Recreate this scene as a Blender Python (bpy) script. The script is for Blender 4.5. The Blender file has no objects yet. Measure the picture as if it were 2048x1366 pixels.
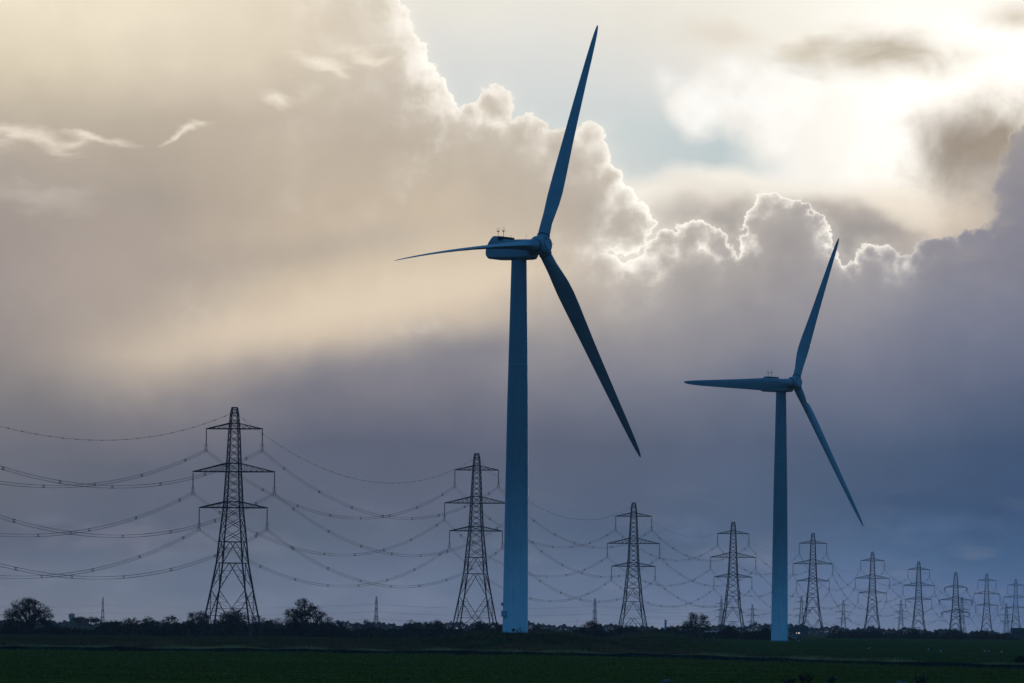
import bpy, math, random
import numpy as np
from mathutils import Vector, Matrix

# ------------------------------------------------------------------ camera
scene = bpy.context.scene
COL = scene.collection
FPX = 9000.0                      # focal length in pixels of a 2048 px wide frame
CAM = np.array([0.0, 0.0, 4.3])
_p = math.atan(556 / FPX); _r = math.radians(.6)
_F = np.array([0, math.cos(_p), math.sin(_p)]); _R0 = np.array([1.0, 0, 0]); _U0 = np.cross(_R0, _F)
_R = math.cos(_r) * _R0 + math.sin(_r) * _U0; _U = math.cos(_r) * _U0 - math.sin(_r) * _R0
cd = bpy.data.cameras.new('camera'); cam = bpy.data.objects.new('camera', cd); COL.objects.link(cam)
cd.sensor_width = 36; cd.lens = 36 * FPX / 2048; cd.clip_start = 1; cd.clip_end = 40000
m = Matrix.Identity(4)
for i in range(3):
    m[i][0] = _R[i]; m[i][1] = _U[i]; m[i][2] = -_F[i]; m[i][3] = CAM[i]
cam.matrix_world = m
scene.camera = cam

def ray(px, py):
    d = _F + _R * (px - 1024) / FPX - _U * (py - 683) / FPX
    return d / np.linalg.norm(d)
def at(px, py, d):                # the point at distance d (along world Y) seen in that direction
    v = ray(px, py); return CAM + v * (d / v[1])
def X_at(px, d): return at(px, 1239, d)[0]
def hor(px): return 1239 + (px - 1032) * .01047
def sky_uv(px, py):               # direction -> (azimuth, elevation) in thousandths of FPX
    v = ray(px, py); return math.atan2(v[0], v[1]) * 9.0, math.asin(v[2]) * 9.0

# ------------------------------------------------------------------ exposure, world, sun
scene.view_settings.view_transform = 'Standard'
scene.view_settings.look = 'None'
scene.view_settings.exposure = 0; scene.view_settings.gamma = 1
scene.view_settings.use_curve_mapping = False
scene.cycles.use_denoising = True; scene.cycles.use_adaptive_sampling = False
scene.cycles.max_bounces = 6; scene.cycles.volume_bounces = 1
SUN_AZ = math.radians(7.0); SUN_EL = math.radians(7.2)
HAZE = 0.00006; HAZE_TOP = 101.0; HAZE_END = 9600.0
SKYSTR = 0.1

def lin(c):
    o = []
    for v in c:
        v /= 255.0
        o.append(v / 12.92 if v <= .04045 else ((v + .055) / 1.055) ** 2.4)
    return tuple(o)

world = bpy.data.worlds.new('World'); scene.world = world; world.use_nodes = True
class NT:
    def __init__(s, tree):
        s.t = tree; s.n = tree.nodes; s.l = tree.links
    def put(s, sock, v):
        if v is None: return
        if isinstance(v, bpy.types.NodeSocket): s.l.new(v, sock)
        elif isinstance(v, (tuple, list)):
            v = tuple(v)
            if len(sock.default_value) == 4 and len(v) == 3: v = v + (1,)
            sock.default_value = v
        else: sock.default_value = v
    def math(s, op, a, b=None, c=None, clamp=False):
        n = s.n.new('ShaderNodeMath'); n.operation = op; n.use_clamp = clamp
        for i, v in enumerate((a, b, c)): s.put(n.inputs[i], v)
        return n.outputs[0]
    def add(s, a, b): return s.math('ADD', a, b)
    def sub(s, a, b): return s.math('SUBTRACT', a, b)
    def mul(s, a, b): return s.math('MULTIPLY', a, b)
    def vmath(s, op, a, b=None, scale=None):
        n = s.n.new('ShaderNodeVectorMath'); n.operation = op
        s.put(n.inputs[0], a); s.put(n.inputs[1], b)
        if scale is not None: s.put(n.inputs['Scale'], scale)
        return n.outputs['Value'] if op in ('DISTANCE', 'LENGTH', 'DOT_PRODUCT') else n.outputs[0]
    def comb(s, x, y, z=0.0):
        n = s.n.new('ShaderNodeCombineXYZ')
        for i, v in enumerate((x, y, z)): s.put(n.inputs[i], v)
        return n.outputs[0]
    def sep(s, v):
        n = s.n.new('ShaderNodeSeparateXYZ'); s.put(n.inputs[0], v); return n.outputs
    def mix(s, f, a, b, blend='MIX'):
        n = s.n.new('ShaderNodeMix'); n.data_type = 'RGBA'; n.blend_type = blend; n.clamp_factor = True
        s.put(n.inputs[0], f); s.put(n.inputs[6], a); s.put(n.inputs[7], b)
        return n.outputs[2]
    def step(s, v, a, b, lo=0.0, hi=1.0):        # smoothstep from a to b
        n = s.n.new('ShaderNodeMapRange'); n.interpolation_type = 'SMOOTHSTEP'
        s.put(n.inputs[0], v); s.put(n.inputs[1], a); s.put(n.inputs[2], b); s.put(n.inputs[3], lo); s.put(n.inputs[4], hi)
        return n.outputs[0]
    def noise(s, vec, scale, detail=3.0, rough=.5, dist=0.0, typ='FBM', color=False):
        n = s.n.new('ShaderNodeTexNoise'); n.noise_type = typ
        s.put(n.inputs['Vector'], vec); n.inputs['Scale'].default_value = scale; n.inputs['Detail'].default_value = detail
        n.inputs['Roughness'].default_value = rough; n.inputs['Distortion'].default_value = dist
        return n.outputs[1 if color else 0]
    def vor(s, vec, scale, feature='SMOOTH_F1', smooth=.4):
        n = s.n.new('ShaderNodeTexVoronoi'); n.feature = feature
        s.put(n.inputs['Vector'], vec); n.inputs['Scale'].default_value = scale
        if feature == 'SMOOTH_F1': n.inputs['Smoothness'].default_value = smooth
        return n.outputs['Distance']
    def ramp(s, f, stops, interp='EASE'):
        n = s.n.new('ShaderNodeValToRGB'); cr = n.color_ramp; cr.interpolation = interp
        while len(cr.elements) < len(stops): cr.elements.new(.5)
        for e, (p, c) in zip(cr.elements, stops):
            e.position = p; e.color = tuple(c) + (1,)
        s.put(n.inputs[0], f); return n.outputs[0]
    def curve(s, f, pts):                        # piecewise linear through (x, y); both inside 0..1
        n = s.n.new('ShaderNodeFloatCurve'); c = n.mapping.curves[0]
        while len(c.points) < len(pts): c.points.new(.5, .5)
        for q, (x, y) in zip(c.points, pts): q.location = (x, y); q.handle_type = 'AUTO_CLAMPED'
        n.mapping.update(); s.put(n.inputs[1], f); return n.outputs[0]

wt = world.node_tree; wt.nodes.clear(); W = NT(wt)
gen = wt.nodes.new('ShaderNodeTexCoord').outputs['Generated']
dx, dy, dz = W.sep(gen)
U = W.mul(W.math('ARCTAN2', dx, dy), 9.0)
V = W.mul(W.math('ARCSINE', dz), 9.0)
UV = W.comb(U, V, 0.0)
# gentle warp so that nothing follows straight lines
n1 = W.noise(UV, 2.6, 4, .55, color=True)
warp = W.vmath('SCALE', W.vmath('SUBTRACT', n1, (.5, .5, .5)), scale=.16)
WUV = W.vmath('ADD', UV, warp)
wu, wv, _ = W.sep(WUV)

V0, V1 = -.08, 1.32
def field(cols, u, v):
    """cols: [(px, [(py, (r,g,b) sRGB), ...]), ...] -> colour blended between columns"""
    f = W.math('DIVIDE', W.sub(v, V0), V1 - V0)
    out = None; lu = None
    for px, st in cols:
        stops = sorted(((min(1, max(0, (sky_uv(px, py)[1] - V0) / (V1 - V0))), lin(c)) for py, c in st))
        r = W.ramp(f, stops, 'LINEAR'); uu = sky_uv(px, 600)[0]
        out = r if out is None else W.mix(W.math('DIVIDE', W.sub(u, lu), uu - lu, clamp=True), out, r)
        lu = uu
    return out

front = field([
 (0,    [(0,(240,227,203)),(100,(222,209,184)),(190,(196,184,165)),(300,(176,164,152)),(450,(160,148,142)),(600,(158,147,142)),(750,(140,133,132)),(820,(122,119,122)),(900,(104,105,115)),(1050,(92,97,110)),(1200,(108,112,123)),(1245,(114,117,126))]),
 (300,  [(0,(238,225,202)),(110,(226,212,190)),(230,(188,175,158)),(400,(172,160,148)),(520,(174,161,150)),(640,(176,163,151)),(720,(182,168,154)),(790,(150,142,139)),(850,(122,119,125)),(930,(98,101,114)),(1050,(92,98,113)),(1200,(104,110,124)),(1245,(110,115,127))]),
 (600,  [(0,(226,213,192)),(110,(218,205,184)),(230,(196,182,165)),(400,(192,176,157)),(520,(202,186,164)),(600,(212,195,172)),(680,(206,189,167)),(740,(160,151,147)),(800,(118,116,125)),(900,(93,97,113)),(1050,(90,98,114)),(1200,(102,110,126)),(1245,(108,114,128))]),
 (850,  [(0,(208,198,183)),(150,(196,185,171)),(300,(190,177,161)),(450,(204,188,166)),(560,(220,203,179)),(620,(212,195,173)),(690,(158,150,148)),(750,(130,127,135)),(900,(94,98,115)),(1050,(92,99,117)),(1200,(101,110,129)),(1245,(107,113,130))]),
 (1050, [(200,(195,185,171)),(300,(187,176,162)),(450,(194,180,162)),(550,(211,195,174)),(610,(190,177,164)),(680,(150,145,148)),(770,(128,127,137)),(900,(92,97,115)),(1050,(86,97,117)),(1200,(99,109,130)),(1245,(105,113,131))]),
 (1250, [(250,(190,180,167)),(400,(172,162,153)),(500,(171,162,156)),(600,(163,156,154)),(750,(123,124,136)),(900,(90,97,116)),(1050,(80,93,116)),(1200,(97,108,131)),(1245,(103,112,132))]),
 (1500, [(380,(176,168,162)),(480,(160,153,152)),(600,(148,144,149)),(750,(116,120,136)),(900,(86,96,118)),(1050,(80,95,119)),(1200,(97,109,136)),(1245,(103,114,137))]),
 (1780, [(400,(150,145,150)),(500,(146,142,149)),(600,(137,137,149)),(750,(110,115,135)),(900,(75,90,115)),(1000,(66,84,112)),(1100,(74,95,125)),(1200,(92,107,137)),(1245,(98,111,137))]),
 (2048, [(260,(165,157,155)),(400,(141,138,146)),(500,(131,130,143)),(600,(124,126,142)),(750,(98,106,128)),(900,(66,83,111)),(1000,(60,80,112)),(1100,(66,90,123)),(1200,(85,103,137)),(1245,(92,107,137))]),
], wu, wv)
# soft internal billows of the front clouds
bil = W.noise(WUV, 5.0, 5, .52)
bil2 = W.noise(WUV, 15.0, 6, .58)
front = W.mix(1.0, front, W.math('MULTIPLY_ADD', W.sub(bil, .5), .20, W.math('MULTIPLY_ADD', W.sub(bil2, .5), .055, 1.0)), 'MULTIPLY')

farsky = field([
 (850,  [(0,(232,228,218)),(60,(222,221,216)),(150,(213,216,214)),(300,(202,209,209))]),
 (1050, [(0,(234,231,221)),(60,(226,225,219)),(130,(216,218,216)),(300,(200,209,209))]),
 (1250, [(0,(236,231,220)),(60,(228,225,216)),(140,(219,220,217)),(250,(201,210,210)),(330,(203,209,208)),(370,(245,238,226)),(440,(225,216,203))]),
 (1450, [(0,(240,235,222)),(100,(238,232,222)),(200,(225,223,217)),(285,(194,205,206)),(315,(192,203,204)),(345,(246,240,228)),(380,(228,219,206)),(420,(168,160,154)),(500,(160,153,150))]),
 (1620, [(0,(249,244,232)),(100,(240,234,220)),(200,(250,246,238)),(330,(248,244,236)),(365,(240,232,220)),(400,(170,161,152)),(460,(150,144,144)),(520,(150,144,146))]),
 (1760, [(0,(252,248,238)),(100,(250,246,238)),(330,(252,247,238)),(390,(235,222,205)),(440,(170,160,150)),(500,(150,144,145))]),
 (1880, [(0,(253,249,240)),(100,(254,251,245)),(250,(250,244,234)),(400,(235,222,204)),(450,(214,198,180)),(520,(170,162,156))]),
 (2048, [(0,(250,244,232)),(100,(254,251,244)),(200,(240,230,216)),(300,(190,178,164)),(400,(175,164,155)),(500,(160,152,150))]),
], wu, wv)

def ell(px, py, rx, ry, ang=0.0, vec=None):      # elliptic distance from a place in the sky: 0 at its centre, 1 at the rim
    cu, cv = sky_uv(px, py)
    u, v, _z = W.sep(vec if vec is not None else WUV)
    a = W.sub(u, cu); b = W.sub(v, cv); c, s_ = math.cos(ang), math.sin(ang)
    p = W.math('MULTIPLY_ADD', a, c * 1000 / rx, W.mul(b, s_ * 1000 / rx))
    q = W.math('MULTIPLY_ADD', a, -s_ * 1000 / ry, W.mul(b, c * 1000 / ry))
    return W.math('SQRT', W.math('MULTIPLY_ADD', p, p, W.mul(q, q)))
def patch(base, col, px, py, rx, ry, ang=0.0, k=1.0, ns=12.0, na=.9, stretch=(1, 1), edge=-.1, vec=None):
    e = ell(px, py, rx, ry, ang, vec)
    nv = W.vmath('MULTIPLY', UV, (stretch[0], stretch[1], 1))
    nz = W.noise(W.vmath('ADD', nv, (px * .013, py * .017, 0)), ns, 5, .58, .4)
    e = W.math('MULTIPLY_ADD', W.sub(nz, .5), na * 2, e)
    return W.mix(W.step(e, 1.25, edge, 0, k), base, lin(col))

# bright thin cloud right of the blue gap
def union(circs, vec, k):
    d = None
    for x, y, r in circs:
        cu, cv = sky_uv(x, y)
        q = W.sub(W.vmath('DISTANCE', vec, (cu, cv, 0)), r / 1000)
        d = q if d is None else W.math('SMOOTH_MIN', d, q, k)
    return d
wn = W.noise(UV, 9.0, 5, .55, color=True)
WV2 = W.vmath('ADD', UV, W.vmath('SCALE', W.vmath('SUBTRACT', wn, (.5, .5, .5)), scale=.07))
wd = union([(1395,205,70),(1385,245,42),(1460,180,90),(1560,210,110),(1700,240,130),(1880,190,160),(1560,270,60),(1650,320,60),(1330,160,28)], WV2, .03)
far = W.mix(W.step(wd, .010, -.036, 0, .96), farsky, W.mix(W.step(W.noise(WUV, 7.0, 5, .55), .38, .66), lin((243, 239, 231)), lin((255, 253, 247))))
brt = W.step(ell(1960, 190, 500, 310), 1.0, 0.0, 0, .95)
far = W.mix(brt, far, (1.25, 1.19, 1.09))
far = patch(far, (170,155,130), 1775, 112, 225, 56, -.05, .95, 9, .75, (.65, 1.4), -.45)
far = patch(far, (196,182,160), 1640, 88, 90, 26, 0, .6, 9, .8, (.6, 1.6))
far = patch(far, (204,190,168), 2010, 30, 100, 40, .1, .9, 9, .8, (.7, 1.3), -.4)
far = patch(far, (226,216,200), 1450, 55, 120, 30, 0, .7, 8, .9, (.6, 1.6))
far = patch(far, (162,149,134), 1985, 290, 185, 120, 0, 1.15, 7, .6, (1.0, .9))
far = patch(far, (156,143,130), 1888, 315, 90, 130, .2, .9, 9, .8, (1.05, .9))
far = patch(far, (176,164,152), 2010, 390, 110, 95, 0, .9, 8, .7, (1.5, .7))
far = patch(far, (216,198,176), 1925, 440, 90, 50, 0, .5, 8, .8)
far = patch(far, (150,144,143), 1740, 440, 120, 52, -.25, .9, 8, .5)
far = patch(far, (158,151,147), 1450, 425, 190, 52, .05, .85, 7, .6, (.8, 1.2))
far = patch(far, (240,228,210), 1800, 400, 95, 34, -.5, .8, 9, .7)

# the cumulus front: a billowing outline with a bright lining
CIRC = [(380,-60,330),(300,300,420),(-100,0,420),(-150,400,420),(500,120,230),(-700,200,500),(690,-60,108),(690,60,128),(738,130,116),(796,186,86),(690,330,260),
 (985,212,40),(945,226,26),(1008,200,22),(1060,264,34),(1040,285,50),(1108,292,38),(1176,276,31),(1192,312,34),(1150,335,60),(1214,362,34),
 (1242,402,36),(1274,430,32),(1286,446,20),(1240,452,58),(1256,486,26),(900,500,272),(1000,420,165),(1130,420,112),(1200,560,60),
 (1310,498,22),(1340,482,28),(1384,474,34),(1402,468,24),(1430,488,30),(1452,508,20),(1380,575,88),
 (1497,486,18),(1508,446,24),(1530,414,25),(1560,412,24),(1596,426,25),(1626,446,24),(1644,476,20),(1660,503,14),(1572,484,76),(1575,560,90),
 (1722,522,14),(1741,506,21),(1776,512,23),(1800,528,13),(1745,578,55),
 (600,560,270),(150,640,300),(1000,640,170),(1150,640,140),(1270,612,88),(1380,612,110),(1480,612,95),(1620,612,95),(1750,645,100),(1870,645,110),(2000,640,130),(1290,545,42),(1335,530,46),(1460,552,44),(1512,532,42),(1640,540,45),(1690,566,36),(1815,588,44),(1700,605,60),(1865,555,50),(1960,520,48),(2030,480,60),(2060,380,70),(1745,548,38),(1785,558,34),(1815,562,30),(1705,548,22),(1832,522,22),(1862,502,25),(1896,498,30),(1936,483,27),(1966,478,26),(1990,462,18),(2046,320,36),(2064,288,40),(2045,430,56),(2000,530,64),(1920,575,90)]
vb1 = W.vor(UV, 26.0, 'SMOOTH_F1', .25); vb2 = W.vor(W.vmath('ADD', UV, (.37, .11, 0)), 62.0, 'SMOOTH_F1', .25)
fb = W.noise(UV, 36.0, 8, .62); fb0 = W.noise(UV, 13.0, 2, .5)
d0 = union(CIRC, UV, .020)
d0 = W.math('SMOOTH_MIN', d0, W.sub(V, sky_uv(1300, 545)[1]), .03)     # solid below
# negative = inside; bumps push the outline out
d1 = W.math('MULTIPLY_ADD', W.sub(vb1, .45), .007, d0)
d1 = W.math('MULTIPLY_ADD', W.sub(vb2, .45), .006, d1)
d1 = W.math('MULTIPLY_ADD', W.sub(fb, .5), .040, d1)
d1 = W.math('MULTIPLY_ADD', W.sub(fb0, .5), .030, d1)
un = W.math('DIVIDE', W.add(U, 1.1), 2.2)
def uc(px): return (sky_uv(px, 400)[0] + 1.1) / 2.2
rimk = W.curve(un, [(0,.5),(uc(760),.5),(uc(820),1),(uc(900),.85),(uc(940),.7),(uc(1060),.62),(uc(1150),.6),(uc(1230),.9),(uc(1290),1),(uc(1400),.95),(uc(1570),.92),(uc(1680),.9),(uc(1760),.75),(uc(1850),.30),(uc(2000),.05),(1,.03)])
soft = W.curve(un, [(0,.5),(uc(780),.95),(uc(870),.9),(uc(925),.40),(uc(1180),.42),(uc(1290),.42),(uc(1400),.24),(uc(1500),.18),(uc(1680),.15),(uc(1800),.2),(uc(1900),.14),(1,.1)])
inside = W.mul(d1, -1.0)
frag = W.noise(UV, 24.0, 4, .6); rn = W.noise(UV, 15.0, 4, .6)
rim = W.mul(W.math('EXPONENT', W.math('DIVIDE', inside, W.mul(W.mul(soft, W.step(rn, .32, .68, .45, 1.8)), -.030))), W.mul(rimk, W.step(rn, .25, .6, .7, 1.1)))
halo = W.mul(W.math('EXPONENT', W.math('DIVIDE', W.math('MAXIMUM', W.math('MULTIPLY_ADD', d0, -.75, W.mul(inside, .25)), 0.0), -.050)), W.mul(rimk, W.curve(un, [(0,.7),(uc(900),.62),(uc(1230),.60),(uc(1310),.40),(uc(1400),.30),(1,.22)])))
halo = W.mul(halo, W.math('MULTIPLY_ADD', frag, .6, .65))
cum = W.mix(W.math('MINIMUM', halo, 1.0), front, lin((238, 229, 212)))
cum = W.mix(W.math('MINIMUM', W.mul(rim, 1.15), 1.0), cum, (1.08, 1.02, .92))
# billow shading below the edge
puff = W.mul(W.step(inside, .30, .02), W.sub(vb1, .35))
cum = W.mix(1.0, cum, W.math('MULTIPLY_ADD', puff, -.05, 1.0), 'MULTIPLY')
ew = W.step(U, sky_uv(1880, 400)[0], sky_uv(2010, 400)[0], .0021, .015)
edge = W.step(W.math('DIVIDE', d1, ew), 1.0, -1.0)
gl = W.mul(W.math('EXPONENT', W.math('DIVIDE', d1, -.020)), W.mul(rimk, .35))
far = W.mix(W.math('MINIMUM', gl, .5), far, lin((250, 243, 230)))
sky = W.mix(edge, far, cum)
# light breaking over the left part, small torn wisps
WV3 = W.vmath('ADD', UV, W.vmath('SCALE', W.vmath('SUBTRACT', wn, (.5, .5, .5)), scale=.05))
def wisp(base, px, py, rx, ry, ang, k, col=(244, 232, 214), st=(.5, 1.5)):
    return patch(base, col, px, py, rx * 1.1, ry * 1.1, ang, k, 21, 1.25, st, -.35, WV3)
for a in ((30,268,70,26,-.05,.75),(95,284,80,22,-.28,.7),(185,278,52,8,-.28,.8),(150,286,36,9,0,.7),(232,290,44,9,-.05,.55),(350,268,34,7,.55,1.0),(396,252,34,8,.12,.95),(630,128,66,15,-.12,1.0),(668,140,44,9,-.3,.8),(712,98,56,12,.02,.8),(735,124,40,16,-.4,.9),(762,126,28,8,.3,.8),(560,198,42,15,-.18,.95),(60,388,80,32,-.1,.5,(200,188,178)),(145,402,70,26,-.1,.5,(196,184,174)),(815,80,24,70,.25,.6,(244,236,222)),(1985,395,40,80,.2,.45,(170,160,154)),(1935,500,50,26,.3,.35,(160,153,154)),(1990,560,80,40,.2,.3,(146,143,152))):
    sky = wisp(sky, *a)
# a broad shaft of light and the darker shaft beneath it, fanning down to the left
def shaft(base, col, x0, y0, x1, y1, w0, w1, k, fade0, fade1, mul=False):
    (u0, v0), (u1, v1) = sky_uv(x0, y0), sky_uv(x1, y1)
    L = math.hypot(u1 - u0, v1 - v0); c, s_ = (u1 - u0) / L, (v1 - v0) / L
    u, v, _z = W.sep(W.vmath('ADD', UV, W.vmath('SCALE', warp, scale=.35)))
    a = W.sub(u, u0); b = W.sub(v, v0)
    p = W.math('MULTIPLY_ADD', a, c / L, W.mul(b, s_ / L)); q = W.math('MULTIPLY_ADD', a, -s_, W.mul(b, c))
    wd_ = W.math('MULTIPLY_ADD', p, (w1 - w0) / 1000, w0 / 1000)
    g = W.math('EXPONENT', W.mul(W.math('POWER', W.math('ABSOLUTE', W.math('DIVIDE', q, W.math('MAXIMUM', wd_, .01))), 2.0), -1.0))
    g = W.mul(g, W.mul(W.step(p, 0.0, fade0), W.step(p, 1.0, fade1)))
    return W.mix(W.mul(g, k), base, col)
sky = shaft(sky, lin((226,208,184)), 1190, 500, 20, 775, 38, 62, .66, .2, .5)
sky = shaft(sky, lin((118,118,130)), 1150, 655, 200, 885, 34, 56, .50, .2, .45)
sky = shaft(sky, lin((166,154,146)), 1010, 440, -40, 600, 30, 56, .40, .3, .5)
sky = shaft(sky, lin((150,146,150)), 1900, 560, 1100, 760, 40, 70, .30, .3, .5)
# low bands near the horizon
hb = W.noise(W.vmath('MULTIPLY', UV, (1, 2.6, 1)), 4.5, 5, .55)
low = W.step(V, .34, .06)
sky = W.mix(W.mul(low, W.step(hb, .50, .68, 0, .35)), sky, lin((124, 128, 144)))
sky = W.mix(W.mul(W.step(V, .30, .05), W.step(hb, .50, .32, 0, .30)), sky, lin((84, 96, 120)))
for a in ((1385,1062,74,26,0,.45,(98,114,144)),(1890,1055,150,34,.05,.32,(84,106,142)),(250,1075,190,30,.02,.35,(128,124,136)),(1700,1120,200,30,0,.3,(84,106,140))):
    sky = wisp(sky, *a, (.7, 1.6))
# what the rest of the dome holds: heavy blue-grey overcast with the clear sky above it
nish = wt.nodes.new('ShaderNodeTexSky'); nish.sky_type = 'NISHITA'; nish.sun_disc = False
nish.sun_elevation = SUN_EL; nish.sun_rotation = SUN_AZ
dn = W.noise(gen, 3.0, 5, .55)
dome = W.mix(W.step(dn, .3, .7), (.012, .098, .255), (.032, .178, .415))
dome = W.mix(.03, dome, W.vmath('SCALE', nish.outputs[0], scale=SKYSTR))
wF = W.mul(W.step(W.math('ABSOLUTE', U), 2.6, 1.15), W.step(V, 2.4, 1.25))
# air between: the sky is seen through the haze that fills the plain, so it has to be that much brighter behind it
plen = W.math('MINIMUM', W.math('DIVIDE', HAZE_TOP - 4.3, W.math('MAXIMUM', dz, .005)), HAZE_END)
T = W.math('EXPONENT', W.mul(plen, -HAZE))
AIR = (.040, .058, .095)
skyc = W.vmath('SUBTRACT', sky, W.vmath('SCALE', W.comb(*AIR), scale=W.sub(1.0, T)))
skyc = W.vmath('SCALE', W.vmath('MAXIMUM', skyc, (.004, .004, .004)), scale=W.math('DIVIDE', 1.0, T))
allsky = W.mix(wF, dome, skyc)
bg = wt.nodes.new('ShaderNodeBackground'); bg.inputs[1].default_value = SKYSTR
wt.links.new(W.vmath('SCALE', allsky, scale=1 / SKYSTR), bg.inputs[0])
wo = wt.nodes.new('ShaderNodeOutputWorld'); wt.links.new(bg.outputs[0], wo.inputs[0])
world.cycles.sampling_method = 'MANUAL'; world.cycles.sample_map_resolution = 1024

sd = bpy.data.lights.new('sun', 'SUN'); sd.energy = 0.5; sd.angle = math.radians(12); sd.color = (1, .93, .82)
so = bpy.data.objects.new('sun', sd); COL.objects.link(so)
sv = Vector((math.sin(SUN_AZ) * math.cos(SUN_EL), math.cos(SUN_AZ) * math.cos(SUN_EL), math.sin(SUN_EL)))
so.rotation_euler = sv.to_track_quat('Z', 'Y').to_euler(); so.location = (0, 0, 100)

# ------------------------------------------------------------------ helpers
rng = np.random.default_rng(7); random.seed(7)
def mat(name, col, rough=.7, var=.25, scale=1.0, spec=.3, col2=None, stretch=(1, 1, 1), detail=4, bump=0.0, metallic=0.0):
    M = bpy.data.materials.new(name); M.use_nodes = True; t = M.node_tree; N = NT(t)
    b = t.nodes['Principled BSDF']; co = t.nodes.new('ShaderNodeTexCoord').outputs['Object']
    v = N.vmath('MULTIPLY', co, stretch)
    nz = N.noise(v, scale, detail, .6)
    c2 = col2 or tuple(x * (1 - var) for x in col)
    c1 = col if col2 else tuple(x * (1 + var) for x in col)
    N.put(b.inputs['Base Color'], N.mix(N.step(nz, .3, .7), c1, c2))
    b.inputs['Roughness'].default_value = rough; b.inputs['Specular IOR Level'].default_value = spec; b.inputs['Metallic'].default_value = metallic
    if bump:
        bn = t.nodes.new('ShaderNodeBump'); bn.inputs['Strength'].default_value = bump; N.put(bn.inputs['Height'], nz); t.links.new(bn.outputs[0], b.inputs['Normal'])
    return M

class MB:
    def __init__(s): s.v = []; s.f = []; s.mi = []; s.n = 0
    def raw(s, verts, faces, mi=0):
        o = s.n; s.v.extend([tuple(p) for p in verts]); s.n += len(verts)
        s.f.extend([tuple(i + o for i in f) for f in faces]); s.mi.extend([mi] * len(faces))
    def bar(s, a, b, w, w2=None, sides=4, caps=True):
        a = Vector(a); b = Vector(b); d = b - a
        if d.length < 1e-6: return
        d.normalize(); up = Vector((0, 0, 1)) if abs(d.z) < .9 else Vector((1, 0, 0))
        x = d.cross(up).normalized(); y = d.cross(x).normalized(); w2 = w if w2 is None else w2
        vs = []
        for p, r in ((a, w), (b, w2)):
            for k in range(sides):
                t = 2 * math.pi * (k + .5) / sides
                vs.append(p + (x * math.cos(t) + y * math.sin(t)) * r * .5 * (1.414 if sides == 4 else 1))
        fs = [(k, (k + 1) % sides, sides + (k + 1) % sides, sides + k) for k in range(sides)]
        if caps: fs += [tuple(range(sides))[::-1], tuple(range(sides, 2 * sides))]
        s.raw(vs, fs)
    def tube(s, pts, rad, sides=4):
        P = [Vector(p) for p in pts]; R = rad if isinstance(rad, (list, tuple)) else [rad] * len(P); vs = []; fs = []
        for i, p in enumerate(P):
            d = (P[min(i + 1, len(P) - 1)] - P[max(i - 1, 0)]).normalized()
            up = Vector((0, 0, 1)) if abs(d.z) < .95 else Vector((1, 0, 0))
            x = d.cross(up).normalized(); y = d.cross(x).normalized()
            for k in range(sides):
                t = 2 * math.pi * k / sides; vs.append(p + (x * math.cos(t) + y * math.sin(t)) * R[i])
        for i in range(len(P) - 1):
            for k in range(sides):
                fs.append((i * sides + k, i * sides + (k + 1) % sides, (i + 1) * sides + (k + 1) % sides, (i + 1) * sides + k))
        fs += [tuple(range(sides))[::-1], tuple(range((len(P) - 1) * sides, len(P) * sides))]
        s.raw(vs, fs)
    def box(s, c, e, rot=0.0):
        x, y, z = e[0] / 2, e[1] / 2, e[2] / 2; cs, sn = math.cos(rot), math.sin(rot)
        vs = []
        for i in (-1, 1):
            for j in (-1, 1):
                for k in (-1, 1):
                    px, py = i * x, j * y; vs.append((c[0] + px * cs - py * sn, c[1] + px * sn + py * cs, c[2] + k * z))
        s.raw(vs, [(0,1,3,2),(4,6,7,5),(0,4,5,1),(2,3,7,6),(0,2,6,4),(1,5,7,3)])
    def lathe(s, prof, seg=24, c=(0, 0, 0)):
        vs = []; fs = []
        for r, z in prof:
            for k in range(seg):
                t = 2 * math.pi * k / seg; vs.append((c[0] + r * math.cos(t), c[1] + r * math.sin(t), c[2] + z))
        for i in range(len(prof) - 1):
            for k in range(seg):
                fs.append((i * seg + k, i * seg + (k + 1) % seg, (i + 1) * seg + (k + 1) % seg, (i + 1) * seg + k))
        fs += [tuple(range(seg))[::-1], tuple(range((len(prof) - 1) * seg, len(prof) * seg))]
        s.raw(vs, fs)
    def loft(s, rings, caps=True):
        n = len(rings[0]); vs = [p for r in rings for p in r]; fs = []
        for i in range(len(rings) - 1):
            for k in range(n): fs.append((i * n + k, i * n + (k + 1) % n, (i + 1) * n + (k + 1) % n, (i + 1) * n + k))
        if caps: fs += [tuple(range(n))[::-1], tuple(range((len(rings) - 1) * n, len(rings) * n))]
        s.raw(vs, fs)
    def mesh(s, name, m, smooth=False):
        me = bpy.data.meshes.new(name); me.from_pydata([tuple(v) for v in s.v], [], s.f)
        for q in (m if isinstance(m, (list, tuple)) else [m]): me.materials.append(q)
        if any(s.mi): me.polygons.foreach_set('material_index', s.mi)
        if smooth: me.polygons.foreach_set('use_smooth', [True] * len(me.polygons))
        me.update(); return me
def link(name, me, parent=None, loc=None, rot=None):
    o = bpy.data.objects.new(name, me); COL.objects.link(o)
    if parent: o.parent = parent
    if loc is not None: o.location = tuple(float(q) for q in loc)
    if rot is not None: o.rotation_euler = rot
    return o
def tag(o, label=None, cat=None, group=None, kind=None):
    if label: o['label'] = label
    if cat: o['category'] = cat
    if group: o['group'] = group
    if kind: o['kind'] = kind
    return o
def smooth_by_angle(o, deg=35):
    me = o.data
    me.polygons.foreach_set('use_smooth', [True] * len(me.polygons))
    me.set_sharp_from_angle(angle=math.radians(deg))

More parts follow.
